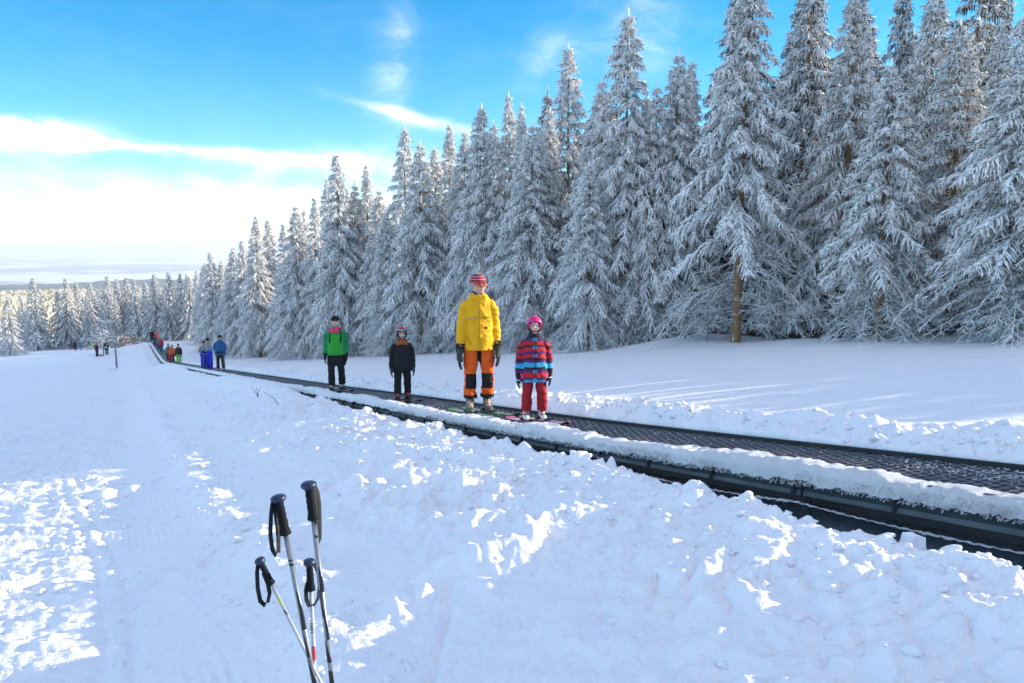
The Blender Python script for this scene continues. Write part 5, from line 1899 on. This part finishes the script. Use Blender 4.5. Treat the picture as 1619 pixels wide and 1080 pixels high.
def ski_pole(label, d, gtop, gbot, foot_, r, shaft_m, marks, strap_px, lettering=None):
    """Pole through photo points at depth d; marks: (u0, u1, material, phase) flame bands along the shaft."""
    A, B, C = at(*gtop, d), at(*gbot, d), at(*foot_, d)
    ax = C - B
    ax = ax / np.linalg.norm(ax)
    # run it into the snow
    Lq = 0.2
    while True:
        q = B + ax * Lq
        if q[2] < tz(q[0], q[1]) - .12 or Lq > 2:
            break
        Lq += .02
    base = B + ax * (Lq - .12)
    e = tag(empty('ski_pole', tuple(base)), label, 'ski pole', 'ski poles stuck in the snow')
    L = lambda p: tuple(np.array(p) - base)
    end = B + ax * Lq
    sh = MB().tube([L(B - ax * .02), L(B + ax * Lq * .5), L(end)], [r, r * .92, r * .6], 14).build('shaft', shaft_m, e)
    # grip with finger swells and a flared cap
    ga = (B - A) / np.linalg.norm(B - A)
    gl = np.linalg.norm(B - A)
    k_ = r / .009
    prof = [(.0, .020), (.06, .0215), (.11, .0175), (.2, .0155), (.3, .0175), (.36, .0155), (.46, .0178), (.53, .0158), (.63, .0182), (.71, .0165), (.82, .0185), (.92, .0215), (.97, .0225), (1.0, .014)]
    MB().tube([L(A + ga * gl * u) for u, _ in prof], [w * k_ * .92 for _, w in prof], 16).build('grip', GRIP, e)
    MB().tube([L(A - ga * .012), L(A - ga * .006), L(A + ga * .004), L(A + ga * .012)], [.016 * k_, .026 * k_, .027 * k_, .019 * k_], 16).build('grip_cap', CAPM, e)
    # flame bands: tapered wedges lying on the shaft
    side = np.cross(ax, (0, 1, 0))
    side /= np.linalg.norm(side)
    front = np.cross(side, ax)
    if front[1] > 0:
        front = -front
    for u0, u1, m_, ph, w0, w1 in marks:
        V, Fc = [], []
        n = 10
        for i in range(n):
            u = i / (n - 1)
            p = B + ax * (u0 + (u1 - u0) * u)
            rr = r * (1 - .08 * min(1, (u0 + (u1 - u0) * u) / (Lq * .5))) + .0007
            hw_ = w0 + (w1 - w0) * u
            cph = ph + .8 * (u - .5)
            for j in range(5):
                th = cph + hw_ * (j / 4 - .5)
                V.append(L(p + (side * math.sin(th) + front * math.cos(th)) * rr))
        for i in range(n - 1):
            for j in range(4):
                Fc.append((i * 5 + j, i * 5 + j + 1, i * 5 + 6 + j, i * 5 + 5 + j))
        MB().add(V, Fc).build('shaft_band', m_, sh)
    # strap: webbing ribbon along the photo points
    P = [at(a_, b_, d + c_) for a_, b_, c_ in strap_px]
    V, Fc = [], []
    for i, p in enumerate(P):
        tg = P[min(i + 1, len(P) - 1)] - P[max(i - 1, 0)]
        tg /= np.linalg.norm(tg)
        w_ = np.array([.45, .9, 0]) - tg * np.dot(tg, (.45, .9, 0))
        w_ /= np.linalg.norm(w_)
        V += [L(p - w_ * .0085), L(p + w_ * .0085)]
    for i in range(len(P) - 1):
        Fc.append((2 * i, 2 * i + 1, 2 * i + 3, 2 * i + 2))
    MB().add(V, Fc).build('strap', STRAP, e, solid=.003)
    if lettering:
        word, u0, size, m_ = lettering
        cu = bpy.data.curves.new('lettering', 'FONT')
        cu.body = word
        cu.size = size
        cu.extrude = .0003
        cu.align_y = 'CENTER'
        tmp = bpy.data.objects.new('lettering', cu)
        COL.objects.link(tmp)
        dg = bpy.context.evaluated_depsgraph_get()
        me = bpy.data.meshes.new_from_object(tmp.evaluated_get(dg))
        bpy.data.objects.remove(tmp)
        me.materials.clear()
        me.materials.append(m_)
        o = link('lettering', me, sh)
        ups = -ax      # letters read upwards along the shaft
        lat_ = np.cross(front, ups)
        Mx = Matrix((ups, lat_, front)).transposed().to_4x4()
        Mx.translation = Vector(L(B + ax * u0 + front * (r + .0012)))
        o.matrix_local = Mx
    return e


F6 = math.pi
ski_pole('tall silver and black ski pole with its strap hanging left, left of the tallest', 2.60, (440, 788), (452, 846), (497, 1078), .0088, SILV,
         [(.085, .091, BLKP, 0, 2.2, 2.2), (.098, .108, BLKP, .2, 1.6, 1.6), (.20, .34, BLKP, .6, .4, 2.6), (.30, .46, BLKP, -.7, .5, 2.4), (.44, .52, SILV, .6, 1.5, .3), (.45, .70, BLKP, .2, 2.2, 4.0)],
         [(434, 789, .0), (430, 797, -.01), (428, 815, -.015), (427, 845, -.015), (430, 868, -.01), (436, 878, 0), (441, 874, .01), (441, 850, .015), (437, 815, .01), (434, 795, .0)])
ski_pole('tallest silver and black ski pole, at the right of the four', 2.55, (488, 767), (496, 822), (525, 1078), .0088, SILV,
         [(.05, .06, BLKP, .5, 1.2, 1.2), (.16, .25, BLKP, .5, .3, 2.6), (.24, .34, BLKP, -.6, 2.2, .4), (.31, .42, BLKP, .5, .5, 1.4), (.42, .50, BLKP, -.4, .4, 2.4), (.53, .80, BLKP, .2, 2.2, 4.2)],
         [(496, 768, .01), (501, 777, .015), (504, 795, .02), (505, 825, .02), (505, 852, .015), (503, 862, .01), (502, 850, .0), (501, 820, .0), (499, 790, .0), (496, 770, .0)])
ski_pole('short thin pale ski pole with a dangling loop, tilted across the others', 2.66, (411, 887), (430, 924), (508, 1080), .0062, WHTP,
         [(.05, .085, YELP, .2, 1.8, .8), (.10, .12, BLKP, .3, .8, .8)],
         [(408, 889, .0), (406, 905, -.01), (407, 930, -.015), (411, 950, -.01), (418, 957, 0), (424, 953, .01), (427, 938, .01), (424, 922, .005), (417, 905, .0)])
ski_pole('short white ski pole with red band and lettering between the two tall ones', 2.70, (489, 889), (492, 934), (498, 1078), .0072, WHTP,
         [(.205, .26, REDP, .1, 2.6, 2.6)],
         [(497, 892, .01), (503, 905, .015), (505, 925, .02), (503, 945, .02), (496, 957, .0), (489, 957, -.01), (485, 948, -.01), (484, 932, -.01), (487, 920, .0)],
         ('LEKI', .155, .020, BLKP))

# ------------------------------------------------------------------ the winter haze over the plain
def haze_box():
    mb = MB()
    mb.box((0, 0, (-300 + 17.5) / 2), (260000, 260000, 317.5))
    m = bpy.data.materials.new('haze')
    m.use_nodes = True
    t = m.node_tree
    t.nodes.clear()
    o = t.nodes.new('ShaderNodeOutputMaterial')
    v = t.nodes.new('ShaderNodeVolumePrincipled')
    v.inputs['Color'].default_value = (0.96, 0.97, 1.0, 1)
    v.inputs['Density'].default_value = 1.7e-4
    v.inputs['Anisotropy'].default_value = 0.2
    t.links.new(v.outputs[0], o.inputs['Volume'])
    h = mb.build('haze', m, smooth=False)
    h['kind'] = 'stuff'


haze_box()
